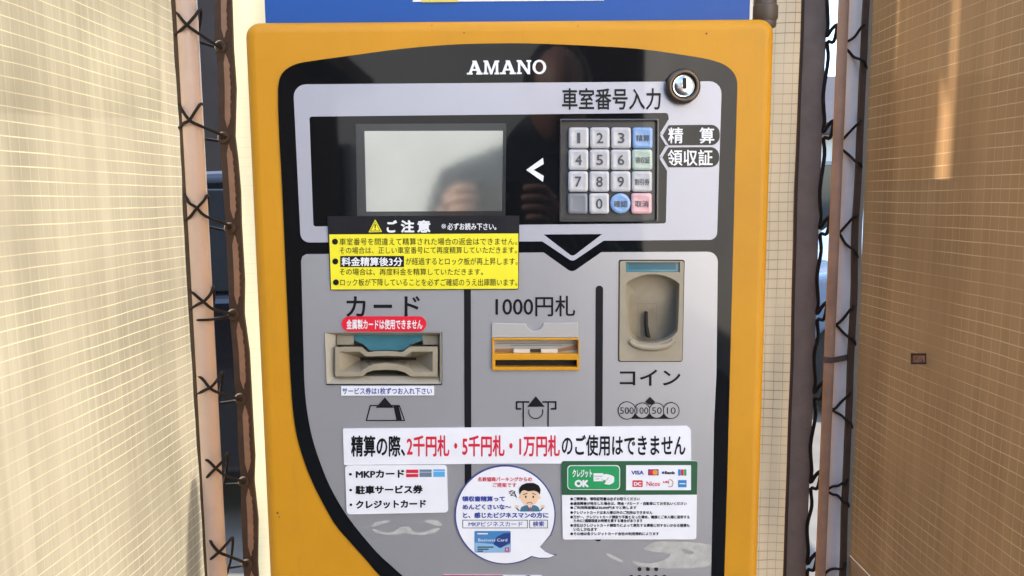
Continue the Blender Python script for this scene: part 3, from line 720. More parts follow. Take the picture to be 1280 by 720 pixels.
# lower field
lowl = [(377, 330), (380, 440), (381.2, 480), (384.4, 513), (391, 547), (402, 581), (413.8, 609), (430.3, 638), (447.8, 661.7), (471, 689), (489.7, 706.5), (520, 733), (560, 765), (600, 790)]
lowl = crom(lowl, 4)
lower = rnd([(896.9, 315)], 0) + []
lower = rnd([(383, 317.5), (679.5, 315.4), (712, 338.6), (717.5, 338.6), (751.5, 315), (897, 314.4), (896.5, 345)], [0, 1, 4, 4, 1, 13, 0])
lower = [(377.0, 326), (378.5, 320.5)] + lower + [(895, 467), (892, 530), (890.8, 600), (888.3, 720), (886, 800), (880, 820), (860, 832), (780, 836), (680, 822)] + lowl[::-1]
hole_spk = []
for row, (yy, xs) in enumerate(((710.3, (799, 809.4, 819.8)), (720, (788.8, 799, 809.2, 819.4, 830)), (729.5, (788.8, 799, 809.2, 819.4, 830)), (739, (799, 809.2, 819.6)))):
    hole_spk += [circ(x, yy, 2.6, 14) for x in xs]
bill_plate_hole = rrect(614.6, 403.4, 722, 421, .5)
b = MB(); sheet(b, [lower, card_o, bill_o, coin_o], L1, SIL); lof = b.build('payment_field', panel)
b = MB(); sheet(b, [rnd([(580, 330), (588.6, 330), (589.6, 640), (581.2, 640)], 2)], L2, INK); b.build('divider_line', panel)
b = MB(); sheet(b, [rnd([(744.4, 356.8), (753.6, 356.8), (752.2, 675.5), (743, 675.5)], 4.4)], L2, INK); b.build('divider_line', panel)
b = MB()
for l in hole_spk: sheet(b, [l], L2, DARK)
b.build('speaker_grille', panel)
b = MB()
text(b, 'カ', (433.2, 370, 457.5, 395.5), L2, INK, .012); text(b, 'ー', (467.5, 380.3, 490.5, 384.8), L2, INK, .012); text(b, 'ド', (505.8, 369.8, 525.2, 395.5), L2, INK, .012)
b.build('heading', panel)
b = MB(); text(b, '1000円札', (619.4, 369.2, 718.8, 395.2), L2, INK, .008); b.build('heading', panel)
b = MB(); text(b, 'コイン', (774.3, 461.3, 850, 481.6), L2, INK, .012); b.build('heading', panel)
# pictograms
b = MB()
sheet(b, [rnd([(462.6, 505.6), (500, 505.6), (507, 525.6), (457.4, 525.6)], 1), rnd([(464, 507), (499, 507), (505, 524.2), (459.4, 524.2)], .6)], L2, INK)
sheet(b, [[(492, 506), (498.6, 506), (503, 525), (496, 525)]], L2 - .0001, INK)
sheet(b, [[(481.5, 496), (492.8, 509), (470.2, 509)]], L2 - .0002, INK)
b.build('card_pictogram', panel)
b = MB()
sheet(b, [[(669.7, 494.6), (680.9, 507.9), (658.8, 507.9)]], L2, INK)
strokes(b, [[(661, 501.8), (645.8, 501.8), (645.8, 510.4), (651, 510.4)], [(678.5, 501.8), (694.5, 501.8), (694.5, 510.4), (689, 510.4)]], 2.0, L2 - .0001, INK)
strokes(b, [[(654, 502), (654.2, 535)], [(685.2, 502), (685, 535)]], 1.7, L2 - .0002, INK)
strokes(b, [circ(669.7, 513.6, 8.8, 26, None, R(-15), R(195))], 1.1, L2 - .0003, INK)
b.build('bill_pictogram', panel)
b = MB()
cc = ((783.2, 512.4, 11.4), (802.4, 512.4, 10.0), (820.4, 512.4, 10.0), (838.4, 512.4, 10.4))
sheet(b, [rnd([(787, 517.5), (842, 517.5), (839, 523), (789, 523)], 1)], L2, INK)
for k, (x, y, r) in enumerate(cc):
    sheet(b, [circ(x, y, r)], L2 - .0001 - k * .0001, INK); sheet(b, [circ(x, y, r - 1.1)], L2 - .00015 - k * .0001, SIL)
for (x, y, r), s_, ww in zip(cc, ('500', '100', '50', '10'), (8.6, 7.4, 6.2, 5.6)):
    text(b, s_, (x - ww, y - 4.2, x + ww, y + 4.2), L2 - .0006, INK, .004)
sheet(b, [[(812, 495.4), (818.6, 501.8), (814, 505), (810, 505), (805.6, 501.8)]], L2, INK)
b.build('coin_pictogram', panel)

# traces of old stickers
b = MB()
th3 = [(465, 656), (470, 651), (487, 648), (487, 651.5), (476, 655), (465.5, 658.5)]
sheet(b, [th3], L2, RESID)
sheet(b, [rnd([(465, 659.5), (470, 660), (483, 664.5), (492, 664), (500, 657.5), (512, 656.5), (514, 661), (521, 664.5), (533, 663.5), (546, 658.5), (552, 659), (544, 665), (530, 668), (516, 667.5), (507, 665), (497, 667.5), (484, 668), (470, 665)], 2)], L2, RESID)
sheet(b, [rnd([(530, 651), (534, 648), (546, 649), (553, 654), (552, 657), (545, 656.5), (537, 653)], 1.5)], L2, RESID)
b.build('adhesive_residue', panel)
b = MB()
rp = [(788, 700.5), (806, 702.5), (818, 702.5), (832, 697), (838, 691.5), (826, 689.5), (806, 687), (806, 682.5), (820, 676), (840, 675.5), (866, 677), (884, 679), (888, 684), (888.5, 700), (884, 706), (868, 708.5), (840, 709.5), (812, 708.5), (796, 705.5)]
rp = [(x + 1.5 * noise.noise((x * .2, y * .2, 1)), y + 1.2 * noise.noise((x * .2, y * .2, 9))) for x, y in crom(rp + [rp[0]], 4)[:-1]]
sheet(b, [rp, rnd([(851, 685), (858, 685.5), (866, 688), (866, 692), (859, 691.5), (853, 689)], 1)], L2, RESID)
sheet(b, [rnd([(757, 690), (764, 692), (772, 696), (779, 700), (776, 702), (766, 698), (758, 693)], 1)], L2, RESID)
b.build('adhesive_residue', panel)

# display
b = MB(); sheet(b, [rnd([(445, 155), (633, 154.3), (631.5, 275), (447, 275)], 1)], L1, SBEZ); dsp = b.build('display', M)
b = MB(); sheet(b, [rnd([(456, 164), (628.8, 163.6), (627.4, 263.8), (458.4, 264.4)], 1)], L2, SCREEN); b.build('screen', dsp)

# keypad: recessed tray with sixteen domed keys
KEYW = mat('key_white', (.50, .50, .525), .25, coat=.6, vary=.12, vscale=120)
KEYB = mat('key_blue', (.22, .38, .66), .25, coat=.6, vary=.12, vscale=120)
KEYG = mat('key_green', (.42, .52, .45), .25, coat=.6, vary=.12, vscale=120)
KEYP = mat('key_pink', (.72, .42, .45), .25, coat=.6, vary=.12, vscale=120)
KEYD = mat('key_blank', (.20, .21, .24), .35, coat=.4)
KINK = mat('key_ink', (.06, .065, .08), .4)
b = MB()
ko = xz(key_o); ctr = P(760.7, 213)
tray = MATS.get('tray') or mat('keypad_tray', (.06, .06, .062), .3, coat=.4)
inn = [(ctr.x + (x - ctr.x) * .985, ctr.z + (z - ctr.z) * .985) for x, z in ko]
b.loft([[(x, -.0030, z) for x, z in [(ctr.x + (x - ctr.x) * 1.025, ctr.z + (z - ctr.z) * 1.025) for x, z in ko]], [(x, -.0034, z) for x, z in ko], [(x, .003, z) for x, z in inn]], tray, False, True, smooth=False)
kp = b.build('keypad', M, R(30))
colsT = ((711, 735.3), (737.6, 761.6), (764, 788.2), (790.8, 815.2)); colsB = ((710, 734.4), (736.6, 760.8), (763, 787.4), (789.2, 814.2))
rows = ((159.6, 185.4), (187.2, 212.4), (214.4, 239.5), (241.8, 267))
labs = (('1', '2', '3', '精算'), ('4', '5', '6', '領収証'), ('7', '8', '9', '割引券'), ('', '0', '確認', '取消'))
for r_ in range(4):
    for c_ in range(4):
        t = r_ / 3
        a = colsT[c_][0] * (1 - t) + colsB[c_][0] * t; e = colsT[c_][1] * (1 - t) + colsB[c_][1] * t
        y0, y1 = rows[r_]
        s_ = labs[r_][c_]
        mk = KEYW
        if c_ == 3: mk = (KEYB, KEYG, KEYW, KEYP)[r_]
        if s_ == '': mk = KEYD
        if s_ == '確認': mk = KEYB
        cx, cy = (a + e) / 2, (y0 + y1) / 2
        lp = circ(cx, cy, (e - a) / 2 + .6, 32) if s_ == '確認' else rrect(a - .35, y0 - .3, e + .35, y1 + .3, 3.4)
        w3 = xz(lp); c3 = P(cx, cy)
        yf0, yf1 = .0025, (-.0022 if s_ else -.0008)
        def sc_(k): return [(c3.x + (x - c3.x) * k, c3.z + (z - c3.z) * k) for x, z in w3]
        b = MB()
        prof = ((1, yf0), (1, yf1 + .0010), (.97, yf1 + .0004), (.90, yf1), (.74, yf1 - .00035), (.66, yf1 - .0002), (.5, yf1 - .0001), (.2, yf1 - .00005))
        b.loft([[(x, yy, z) for x, z in sc_(k)] for k, yy in prof], mk, False, True)
        if s_ and len(s_) == 1:
            text(b, s_, (cx - (4.1 if s_ != '1' else 1.9), cy - 6.2, cx + (4.1 if s_ != '1' else 1.9), cy + 6.8), yf1 - .0006, KINK, .010)
        elif s_:
            hw = 8.6 if len(s_) == 2 else 9.2
            text(b, s_, (cx - hw, cy - 3.6, cx + hw, cy + 4.6), yf1 - .0006, KINK, .01)
        b.build('key', kp, R(50))

# key lock
c = P(852, 109.2); cl = Vector((c.x, -.0012, c.z)); PXM = .000775
b = MB(); b.lathe(cl, (0, -1, 0), [(.0160, 0), (.0164, .002), (.0162, .0065), (.0150, .0085), (.0128, .0092), (.0116, .0086), (.0112, .0065), (.0112, .0055)], BRASSY, 48)
lk = b.build('key_lock', M, R(50))
b = MB(); b.lathe(cl, (0, -1, 0), [(.0108, .004), (.0108, .0072), (.0100, .0082), (.0090, .0080), (.0084, .0086), (.0050, .0094), (.0020, .0096)], CHROME, 48)
plug = b.build('lock_plug', lk, R(50))
b = MB(); 
pc = P(852.8, 106.5)
kl = rnd([(850.2, 99.4), (855, 99.4), (855, 113), (850.2, 113)], 1.4)
b.mesh2d(fill2d([xz(kl)], .0002), lambda v: (v[0], -.0110 - v[2], v[1]), DARK); b.build('keyhole', lk)

# ---- card slot
b = MB()
cin = rnd([(417.8, 419.3), (548.2, 419.3), (547.6, 471.3), (418.2, 471.3)], .8)
def q2(lp, k, cx, cy): return [(cx + (x - cx) * k, cy + (y - cy) * k) for x, y in lp]
co, ci = xz(card_o), xz(cin)
b.loft([[(x, -.0028, z) for x, z in xz(q2(card_o, 1.006, 480, 447))], [(x, -.0034, z) for x, z in xz(q2(card_o, .992, 480, 447))], [(x, .0035, z) for x, z in ci], [(x, .030, z) for x, z in ci]], BEI, False, True, smooth=False)
cs = b.build('card_slot', M)
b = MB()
strokes(b, [[(552.3, 415), (552.3, 479.5), (409, 479.6)]], 1.6, -.0029, INK); b.build('painted_gap_shadow', cs)  # dark line painted on two bezel edges for the shade in the gap
tq = [(440, 420), (527.5, 420), (527.5, 428), (512, 433), (502.8, 440.6), (459.7, 440.6), (452, 433), (440, 428)]
b = MB(); plate(b, [tq], .009, .004, TEAL, .0006); b.build('light_window', cs)
mo = [(418.2, 433.4), (452, 433.4), (459.7, 440.2), (470, 439), (482, 438.5), (494, 439), (503, 440.2), (512.6, 433), (547.2, 433), (547.0, 470.8), (513.2, 470.6), (507, 466), (497, 463), (482, 462), (467, 463), (458, 466), (453.5, 470.6), (418.4, 470.8)]
op = [(424, 439.4), (449, 439.4), (457.5, 445.6), (470, 445), (482, 444.7), (494, 445), (506, 445.6), (514.5, 439.4), (540.8, 439.4), (540.8, 464.8), (517, 464.8), (508.5, 458.5), (497, 455.2), (482, 453.8), (467, 455.2), (460, 458.5), (450, 465), (424, 465)]
sl = [(min(max(x, 450.5), 520), 446.9 if i <= 8 else 450.0) for i, (x, y) in enumerate(op)]
b = MB()
fx = lambda lp, yy: [P(x, y, yy) for x, y in lp]
b.loft([fx(mo, .012), fx(mo, -.0015), fx(q2(mo, .985, 482, 452), -.0030), fx(op, -.0030), fx(q2(op, .985, 482, 451), -.0012), fx(q2(sl, 1, 482, 449), .020)], BEID, False, False, smooth=False)
b.build('mouth', cs)
b = MB(); b.add(fx(rrect(449, 446, 521.5, 451, .3), .0198), [tuple(range(24))], DARK); b.build('insert_gap', cs)
b = MB(); b.add([(x, .009, z) for x, z in xz([(419, 421), (440, 421), (440, 433), (419, 433)])] , [(0, 1, 2, 3)], BEI); b.build('backing_plate', cs)
b = MB(); b.add([(x, .009, z) for x, z in xz([(527.5, 421), (547, 421), (547, 433), (527.5, 433)])], [(0, 1, 2, 3)], BEI)
b.build('backing_plate', cs)

# ---- bill slot
b = MB()
bi1 = rrect(617.4, 424.2, 722.0, 441.4, 1.0); bi2 = rrect(619.2, 449, 720.6, 457.8, .8)
plate(b, [bill_o, bi1, bi2], -.0045, .010, YEL, .0007)
bs = b.build('bill_slot', M, R(40))
b = MB()
np_ = [(614.8, 403.4), (656.5, 404)] + circ(668, 401.5, 11.2, 14, 11.6, R(165), R(15)) + [(679.5, 403.4), (722, 402.6), (722.4, 421.4), (614.6, 421.4)]
plate(b, [np_], -.0036, .0022, mat('grey_beige_plastic', (.42, .40, .385), .4, coat=.3), .0006); b.build('notched_plate', bs, R(40))
b = MB(); b.add(fx(rrect(617, 424, 723, 443, .5), .0035), [tuple(range(24))], mat('clear_grey_plastic', (.40, .39, .37), .15, coat=.8)); 
for q in ([(641.9, 436.6), (662.4, 436.6), (662.4, 441.4), (641.9, 441.4)], [(676.3, 436.6), (697, 436.6), (697, 441.4), (676.3, 441.4)]): plate(b, [q], .0005, .003, mat('pale_tab', (.66, .60, .52), .4), .0003)
sheet(b, [[(663, 437), (675.8, 437), (675.8, 441), (663, 441)]], .0031, BRASSY)
sheet(b, [[(619, 437), (641, 436.5), (641, 441), (619, 441)]], .0031, mat('rusty_brown', (.26, .14, .06), .5))
sheet(b, [[(697.5, 437), (712, 434), (721.5, 430.5), (721.5, 437.5), (697.5, 441)]], .0031, MATS['rusty_brown'])
strokes(b, [[(621, 430), (719, 429.6)], [(638, 432.6), (703, 432.2)]], .6, .0030, GREYP)
b.build('shutter', bs)
b = MB(); b.box((P(617, 450).x, .004, P(617, 459.5).z), (P(723, 450).x, .0045, P(617, 447).z), DARK); b.build('insert_gap', bs)

# ---- coin slot
b = MB()
arch_top = [(782.3, 354), (788, 349.5), (797.5, 345.5), (806, 343.2), (815, 342.5), (824, 343.2), (833, 345.5), (842, 349.5), (848.4, 354.5)]
arch = crom(arch_top, 3) + [(848, 372), (847.2, 392), (846.4, 410)] + crom([(845.5, 414), (840, 420), (829, 426), (814, 428.5), (799, 427), (789, 421), (784, 413)], 3) + [(782.8, 392), (782.5, 372)]
n_a = len(arch)
win_o = quad(781.8, 327.6, 848.8, 339.8)
plate(b, [rnd([(774.2, 325.9), (854.2, 325.9), (851.8, 450.6), (773.4, 450.6)], 2.6), arch, win_o], -.0034, .009, BEID, .0003)
# scooped wall: shallow at the top, deep at the bottom
acx, acy = 815, 390
def scoop(k, d_top, d_bot):
    o = []
    for x, y in arch:
        t = (y - 342) / 87
        X_, Y_ = acx + (x - acx) * k, acy + (y - acy) * k
        o.append(P(X_, Y_, d_top + (d_bot - d_top) * t))
    return o
b.loft([[(p.x, -.0030, p.z) for p in [P(x, y) for x, y in arch]], scoop(.985, -.001, .004), scoop(.95, .003, .016), scoop(.89, .007, .022), scoop(.5, .0095, .020), scoop(.1, .0125, .0155)], BEID, False, True)
cn = b.build('coin_slot', M, R(60))
b = MB(); sheet(b, [coin_o, rnd([(774.2, 325.9), (854.2, 325.9), (851.8, 450.6), (773.4, 450.6)], 2.6)], .002, DARK); b.build('rim_gap', cn)
b = MB(); plate(b, [win_o], -.0005, .003, TEAL, .0004); plate(b, [quad(786, 328.6, 844.6, 336.8)], -.0008, .001, mat('deep_teal_plastic', (.035, .13, .18), .25)); b.build('light_window', cn)
b = MB()
slot = [(809.2, 391.6), (812, 391.6), (812.4, 408), (815.4, 424.6), (811.6, 424.8), (809.6, 410)]
p0 = [P(x, y) for x, y in slot]
b.loft([[(p.x, .0092 + .004 * max(0, (1.33 - p.z)) , p.z) for p in p0], [(p.x, .03, p.z) for p in p0]], DARK, True, True, smooth=False); b.build('insert_gap', cn)
b = MB()
strokes(b, [[(798.5, 412), (798.5, 381), (822.5, 381), (822.5, 412)]], .5, .0096, mat('seam_brown', (.20, .16, .11), .6)); b.build('seam_line', cn)
b = MB()
lipc = crom([(787, 424), (792, 429), (802, 432), (814, 433), (827, 432), (837, 428.5), (842.5, 422.5)], 4)
b.tube([P(x, y + 1.5, -.0035) for x, y in lipc], [.0022 + .0012 * math.sin(math.pi * i / (len(lipc) - 1)) for i in range(len(lipc))], BEID, 12); b.build('coin_lip', cn)

# ================================================================== stickers on the panel (parts of the machine)
T1 = -.0030; T2 = T1 - .0003; T3 = T1 - .0006; T4 = T1 - .0009
def sticker(name, outline_px, m, th=.0010, label=None):
    b = MB(); plate(b, [outline_px], T1, th, m); o = b.build(name, M)
    if label: o['label'] = label
    return o
# caution notice (sits on the keypad window's lower edge)
ca = sticker('caution_sticker', rnd([(410, 270.2), (649.2, 269.4), (648.4, 361.4), (414, 362.4)], 1.5), STB)
b = MB(); sheet(b, [[(412.6, 292.8), (647.8, 291.6), (647.6, 360.4), (414.8, 361.4)]], T2, STY); b.build('yellow_field', ca)
b = MB()
sheet(b, [rnd([(469.8, 274), (478.4, 289.8), (461.4, 290.2)], 1)], T2, STY); sheet(b, [rnd([(469.8, 276.3), (476.4, 288.7), (463.4, 289)], .6)], T3 + .0001, STB)
sheet(b, [rnd([(469.8, 277.5), (475.4, 288.1), (464.4, 288.3)], .5)], T3, STY)
sheet(b, [[(469, 280.2), (470.8, 280.2), (470.4, 285), (469.4, 285)], circ(469.9, 286.6, .8, 10)], T4, INK)
for s_, x0, x1 in (('ご', 484, 497), ('注', 501.5, 518.5), ('意', 522, 538.5)): text(b, s_, (x0, 275, x1, 290.6), T2, WINK, .03)
text(b, '※', (552, 279.6, 558, 285.8), T2, WINK, .004); text(b, '必ずお読み下さい。', (559.6, 278.6, 620.5, 287.4), T2, WINK, .016)
for x, y in ((419.8, 301.8), (420.2, 326.4), (421, 352.4)): sheet(b, [circ(x, y, 3.7, 20)], T3, INK)
text(b, '車室番号を間違えて精算された場合の返金はできません。', [(425.4, 297.4), (646.5, 297), (646.5, 305.9), (425.4, 306.3)], T3, INK, .004)
text(b, 'その場合は、正しい車室番号にて再度精算していただきます。', [(425.4, 308.3), (646, 307.8), (646, 316.4), (425.4, 316.9)], T3, INK, .004)
sheet(b, [quad(426.4, 319.6, 505.6, 333.4)], T3, INK); text(b, '料金精算後3分', (428, 321, 503.8, 332.3), T4, WINK, .02)
text(b, 'が経過するとロック板が再上昇します。', (507.8, 321.6, 647, 330.8), T3, INK, .004)
text(b, 'その場合は、再度料金を精算していただきます。', (425.4, 335, 604, 343.6), T3, INK, .004)
text(b, 'ロック板が下降していることを必ずご確認のうえ出庫願います。', (426.4, 347.8, 646.5, 356.9), T3, INK, .004)
b.build('lettering', ca)
# red pill
rs = sticker('red_sticker', rnd(quad(428, 395, 533.2, 413.6), 9.2, 8), CRIM)
b = MB(); text(b, '金属製カードは使用できません', (434, 398.4, 528.4, 411), T2, WINK, .018); b.build('lettering', rs)
# small white strip under the card slot
ws_ = sticker('white_strip_sticker', [(427.2, 481.8), (543, 481.6), (543, 493.2), (427.4, 493.6)], STW)
b = MB(); text(b, 'サービス券は1枚ずつお入れ下さい', (428.8, 483.5, 540.4, 492), T2, BLU, .014); b.build('lettering', ws_)
# wide banner
bn = sticker('banner_sticker', rnd([(429.4, 534.8), (858, 531.4), (862.6, 535.4), (863.2, 578.4), (640, 578.2), (430.8, 580)], [1, 1, 2, 1, 0, 1]), STW, .0012)
BZ = T1
b = MB()
text(b, '精算の際、', (439.6, 543, 507, 569.6), T2, INK, .02); text(b, '2千円札・5千円札・1万円札', (509, 542.6, 699.6, 569.4), T2, RED, .018); text(b, 'のご使用はできません', (702, 542.2, 856, 568.6), T2, INK, .016)
b.build('lettering', bn)
# accepted cards
mk_ = sticker('accepted_cards_sticker', rnd([(432, 580.3), (558.8, 579.9), (560.6, 639), (434.2, 641.6)], 4.5), STW)
b = MB()
text(b, '・MKPカード', [(437, 586.4), (506, 585.6), (506, 595.6), (437, 596.6)], T2, INK, .032); text(b, '・駐車サービス券', [(437.4, 605.6), (529, 604.6), (529, 615.4), (437.4, 616.6)], T2, INK, .034); text(b, '・クレジットカード', [(437.8, 624.2), (533, 622.8), (533, 633.2), (437.8, 634.8)], T2, INK, .034)
b.build('lettering', mk_)
def mini(x0, y0, x1, y1, m, m2, frac=.5):
    b = MB(); sheet(b, [quad(x0, y0, x1, y1)], T2, m); sheet(b, [quad(x0, y0 + (y1 - y0) * frac, x1, y0 + (y1 - y0) * (frac + .12))], T3, m2); b.build('printed_card', mk_)
mini(508.2, 585.6, 523.4, 594.9, RED, WINK, .45)
mini(525, 585.4, 540, 594.7, mat('steel_blue', (.14, .2, .30), .4), mat('pale_steel', (.4, .45, .5), .4), .3)
mini(542.2, 585.2, 556.4, 594.6, mat('sky_blue', (.10, .38, .72), .4), mat('pale_sky', (.45, .62, .8), .4), .2)
# speech bubble
PB = mat('bubble_blue', (.05, .065, .26), .4)
ell = circ(631.5, 642, 62.6, 72, 61.6)
def bub(r, ry, tipd):
    pts = [(631.5 + r * math.cos(a), 642 + ry * math.sin(a)) for a in [R(38 + k * (326) / 80) + R(20) for k in range(81)]]
    return pts + [(674.6 + tipd * .2, 680.5 + tipd * .8), (681, 687.5), (688, 690.8), (695.6 - tipd * 1.6, 692.2), (686, 696 - tipd * .6), (674, 696.4 - tipd * .9)]
sb = sticker('speech_bubble_sticker', bub(62.8, 61.8, 0), PB)
b = MB(); sheet(b, [bub(61.2, 60.2, 1.2)], T2, STW); b.build('white_field', sb)
b = MB()
text(b, '名鉄協商パーキングからの', (597.5, 594.6, 664.8, 600.2), T3, RED, .02); text(b, 'ご提案です', (616, 601.8, 645.6, 607.4), T3, RED, .012)
text(b, '領収書精算って', (577.8, 618.4, 631.2, 625.2), T3, BLU, .035); text(b, 'めんどくさいな～', (578.4, 628.6, 639, 635.2), T3, BLU, .035); text(b, 'と、感じたビジネスマンの方に', (578.8, 638.6, 685.4, 645.8), T3, BLU, .035)
for L_, R_ in ((578.4, 659.6), (661.6, 684.6)):
    sheet(b, [quad(L_, 648, R_, 658.4), quad(L_ + .7, 648.7, R_ - .7, 657.7)], T3, INK)
text(b, 'MKPビジネスカード', (586, 650, 653, 656.2), T3, BLU, .008); text(b, '検索', (666, 649.6, 680, 656.4), T3, BLU, .014)
b.build('lettering', sb)
b = MB()
sheet(b, [rrect(593.4, 661.8, 638.4, 688.6, 1.5)], T3, mat('card_blue', (.06, .22, .48), .35)); sheet(b, [[(617, 678), (621, 669), (630, 664.5), (638, 664), (638, 676), (632, 679), (626, 683)]], T4, mat('card_navy', (.02, .05, .22), .35))
sheet(b, [[(594, 676), (616, 678), (624, 683), (638, 678), (638, 688), (594, 688)]], T4 + .0001, mat('card_pale', (.25, .45, .68), .35))
for y, x1 in ((681, 617), (683.6, 611), (686, 604)): sheet(b, [quad(597, y, x1, y + 1.3)], T4 - .0001, INK)
sheet(b, [quad(597, 664.4, 610, 665.8)], T4, WINK); sheet(b, [quad(631, 682, 636.4, 687.4), quad(632.2, 683.2, 635.2, 686.2)], T4 - .0001, RED); text(b, 'Business Card', (598, 671, 634, 674.6), T4 - .0001, WINK)
b.build('printed_card', sb)
# cartoon of a troubled office worker
SKIN = mat('print_skin', (.80, .56, .38), .45); TSUIT = mat('print_teal', (.05, .16, .25), .45)
b = MB()
sheet(b, [rnd([(649.6, 637.6), (651.5, 632), (657, 629.8), (669, 629.8), (673, 632), (675, 637.6)], 1)], T3, TSUIT)
sheet(b, [[(659.5, 629.8), (665.5, 629.8), (662.5, 634.5)]], T4, WINK); sheet(b, [[(661.9, 631), (663.1, 631), (663.4, 635.5), (662.5, 636.6), (661.6, 635.5)]], T4 - .0001, RED)
for (x, y) in ((646, 631.5), (678, 631)): sheet(b, [circ(x, y, 2.8, 14, 1.8)], T3, SKIN); sheet(b, [rnd([(x - 3 if x < 660 else x + 3, y + .5), (x, y + 1), (x + (4 if x < 660 else -4), 636.6), (x + (2 if x < 660 else -2), 637.2)], .5)], T3 + .0001, TSUIT)
sheet(b, [circ(662, 618.4, 11.6, 40, 12.2)], T3, SKIN); sheet(b, [circ(650.4, 620, 2, 12), circ(673.6, 620, 2, 12)], T3 + .0001, SKIN)
sheet(b, [rnd([(649.4, 617), (648.8, 609), (652, 604.5), (658, 602), (667, 601.8), (673.5, 605), (675.6, 610), (674.8, 617), (672.6, 613.5), (668, 611.4), (660, 612.4), (655, 610.6), (652, 612)], 1.4)], T4, INK)
for x in (657.2, 666.4): sheet(b, [circ(x, 619.2, 1.0, 14, 1.5)], T4, INK)
strokes(b, [[(654.2, 616.4), (659, 614.6)], [(665, 614.6), (669.6, 616.4)]], .8, T4 - .0001, INK)
strokes(b, [circ(662, 628.6, 3.6, 12, 2.6, R(200), R(340))], .8, T4 - .0001, mat('print_mouth', (.35, .12, .1), .5))
scr = [(636, 613), (640, 611.5), (644, 613), (640, 616), (636.5, 615), (639, 612.5), (643, 615.5), (645, 619), (641, 617.5), (638, 618), (643, 613.6), (646, 620.5)]
strokes(b, [scr], .7, T3, INK)
b.build('cartoon_worker', sb)
# credit card notice
cr = sticker('credit_card_sticker', rnd([(701.6, 575), (871, 575), (869.4, 672.6), (703.2, 672.8)], 3), STW)
b = MB(); sheet(b, [rnd([(701.6, 575), (871, 575), (870.2, 616.8), (702.2, 617.2)], [3, 3, 0, 0])], T2 + .0001, GRN)
b.build('green_field', cr)
b = MB(); sheet(b, [rrect(708.8, 580, 774.6, 610.8, 5)], T2, WINK); sheet(b, [rrect(709.9, 581, 773.5, 609.8, 4.3)], T3, GRN2)
text(b, 'クレジット', (715.2, 585, 739.8, 595.2), T4, WINK, .03); text(b, 'OK', (717.8, 598, 735.6, 607.2), T4, WINK, .05)
sheet(b, [quad(741.4, 589.8, 753.6, 599.8)], T4, WINK); sheet(b, [rnd([(749, 593), (757, 590.5), (763, 592), (767.2, 594), (767, 601), (761, 604.4), (754, 603), (757.5, 600), (752, 597.5)], 1.5)], T4 - .0001, WINK)
strokes(b, [[(742.4, 593.4), (752.6, 593.4)], [(744, 596.8), (748, 596.8)], [(751.5, 598), (757, 598.8), (760, 595)]], .6, T4 - .0002, GRN2)
b.build('credit_badge', cr)
b = MB(); sheet(b, [quad(782, 580, 862.8, 611.2)], T2, STW)
ORG = mat('logo_orange', (.75, .30, .04), .4); LBL = mat('logo_blue', (.03, .22, .55), .4); GRL = mat('logo_green', (.05, .35, .12), .4)
text(b, 'VISA', (788.4, 586.6, 804, 591.7), T3, BLU, .03)
sheet(b, [quad(809.4, 585, 822.4, 592.6)], T3, mat('logo_navy', (.05, .06, .25), .4)); sheet(b, [circ(813.4, 588.8, 3.3, 18)], T4, RED); sheet(b, [circ(818.2, 588.8, 3.3, 18)], T4 - .0001, ORG)
text(b, 'Bank', (830.2, 587.3, 843, 591.2), T3, INK, .03); sheet(b, [circ(828, 589.3, 1.7, 12)], T3, BLU)
for k, mm_ in enumerate((LBL, RED, GRL)): sheet(b, [rnd(quad(846.8 + k * 3.6, 585, 850 + k * 3.6, 593), .8)], T3, mm_)
sheet(b, [rrect(790, 598.8, 802.6, 607, 1)], T3, RED); text(b, 'DC', (791.6, 600.6, 801, 605.4), T4, WINK, .04)
text(b, 'Nicos', (807.4, 600, 824, 606), T3, RED, .01)
text(b, 'UFJ', (828, 599.6, 835.4, 603), T3, RED, .02); strokes(b, [circ(836.8, 602.4, 3.6, 16, 4.4, R(-120), R(130))], .8, T3, ORG)
sheet(b, [quad(846.8, 598.5, 857.2, 607.4)], T3, LBL); sheet(b, [quad(848.2, 602.2, 855.8, 603.4)], T4, WINK)
b.build('logo_field', cr)
b = MB()
tl = (('●ご精算後、領収証明書は必ずお取りください', 712.6, 799), ('●通信障害が発生した場合は、現金・Pカード・自動車にてお支払いください', 712.6, 857.4), ('●ご利用限度額は30,000円までと致します', 712.6, 795), ('●クレジットカードは本人様以外のご利用はできません', 712.6, 814.8), ('●万が一、クレジットカード読取り不能となった場合、機器にご本人様に返却する', 712.6, 861), ('ために1週間程度お時間を要する場合があります', 716.8, 802.6), ('●当社はクレジットカード読取りによって発生する損害に対するいかなる補償も', 712.6, 861), ('いたしかねます', 716.8, 746), ('●その他は各クレジットカード会社の利用規約によります', 712.6, 823))
for (s_, x0, x1), y in zip(tl, (622, 627.8, 633, 639, 644.6, 649.2, 655, 660, 665.4)): text(b, s_, (x0, y - 2.1, x1, y + 2.1), T2, INK, .022)
b.build('lettering', cr)
# red and white sticker whose top edge shows at the very bottom
bt = sticker('torn_sticker', rnd([(554, 716.8), (676, 717.6), (678.6, 719), (679, 760), (554.6, 760)], [1, 2, 2, 1, 1]), STW)
b = MB(); sheet(b, [[(554, 716.9), (628.5, 717.1), (632, 722), (637, 728), (634, 760), (554.6, 760)]], T2, mat('dull_red', (.52, .03, .04), .45)); sheet(b, [circ(660.5, 722, 5, 20)], T2, MATS['dull_red']); b.build('red_field', bt)

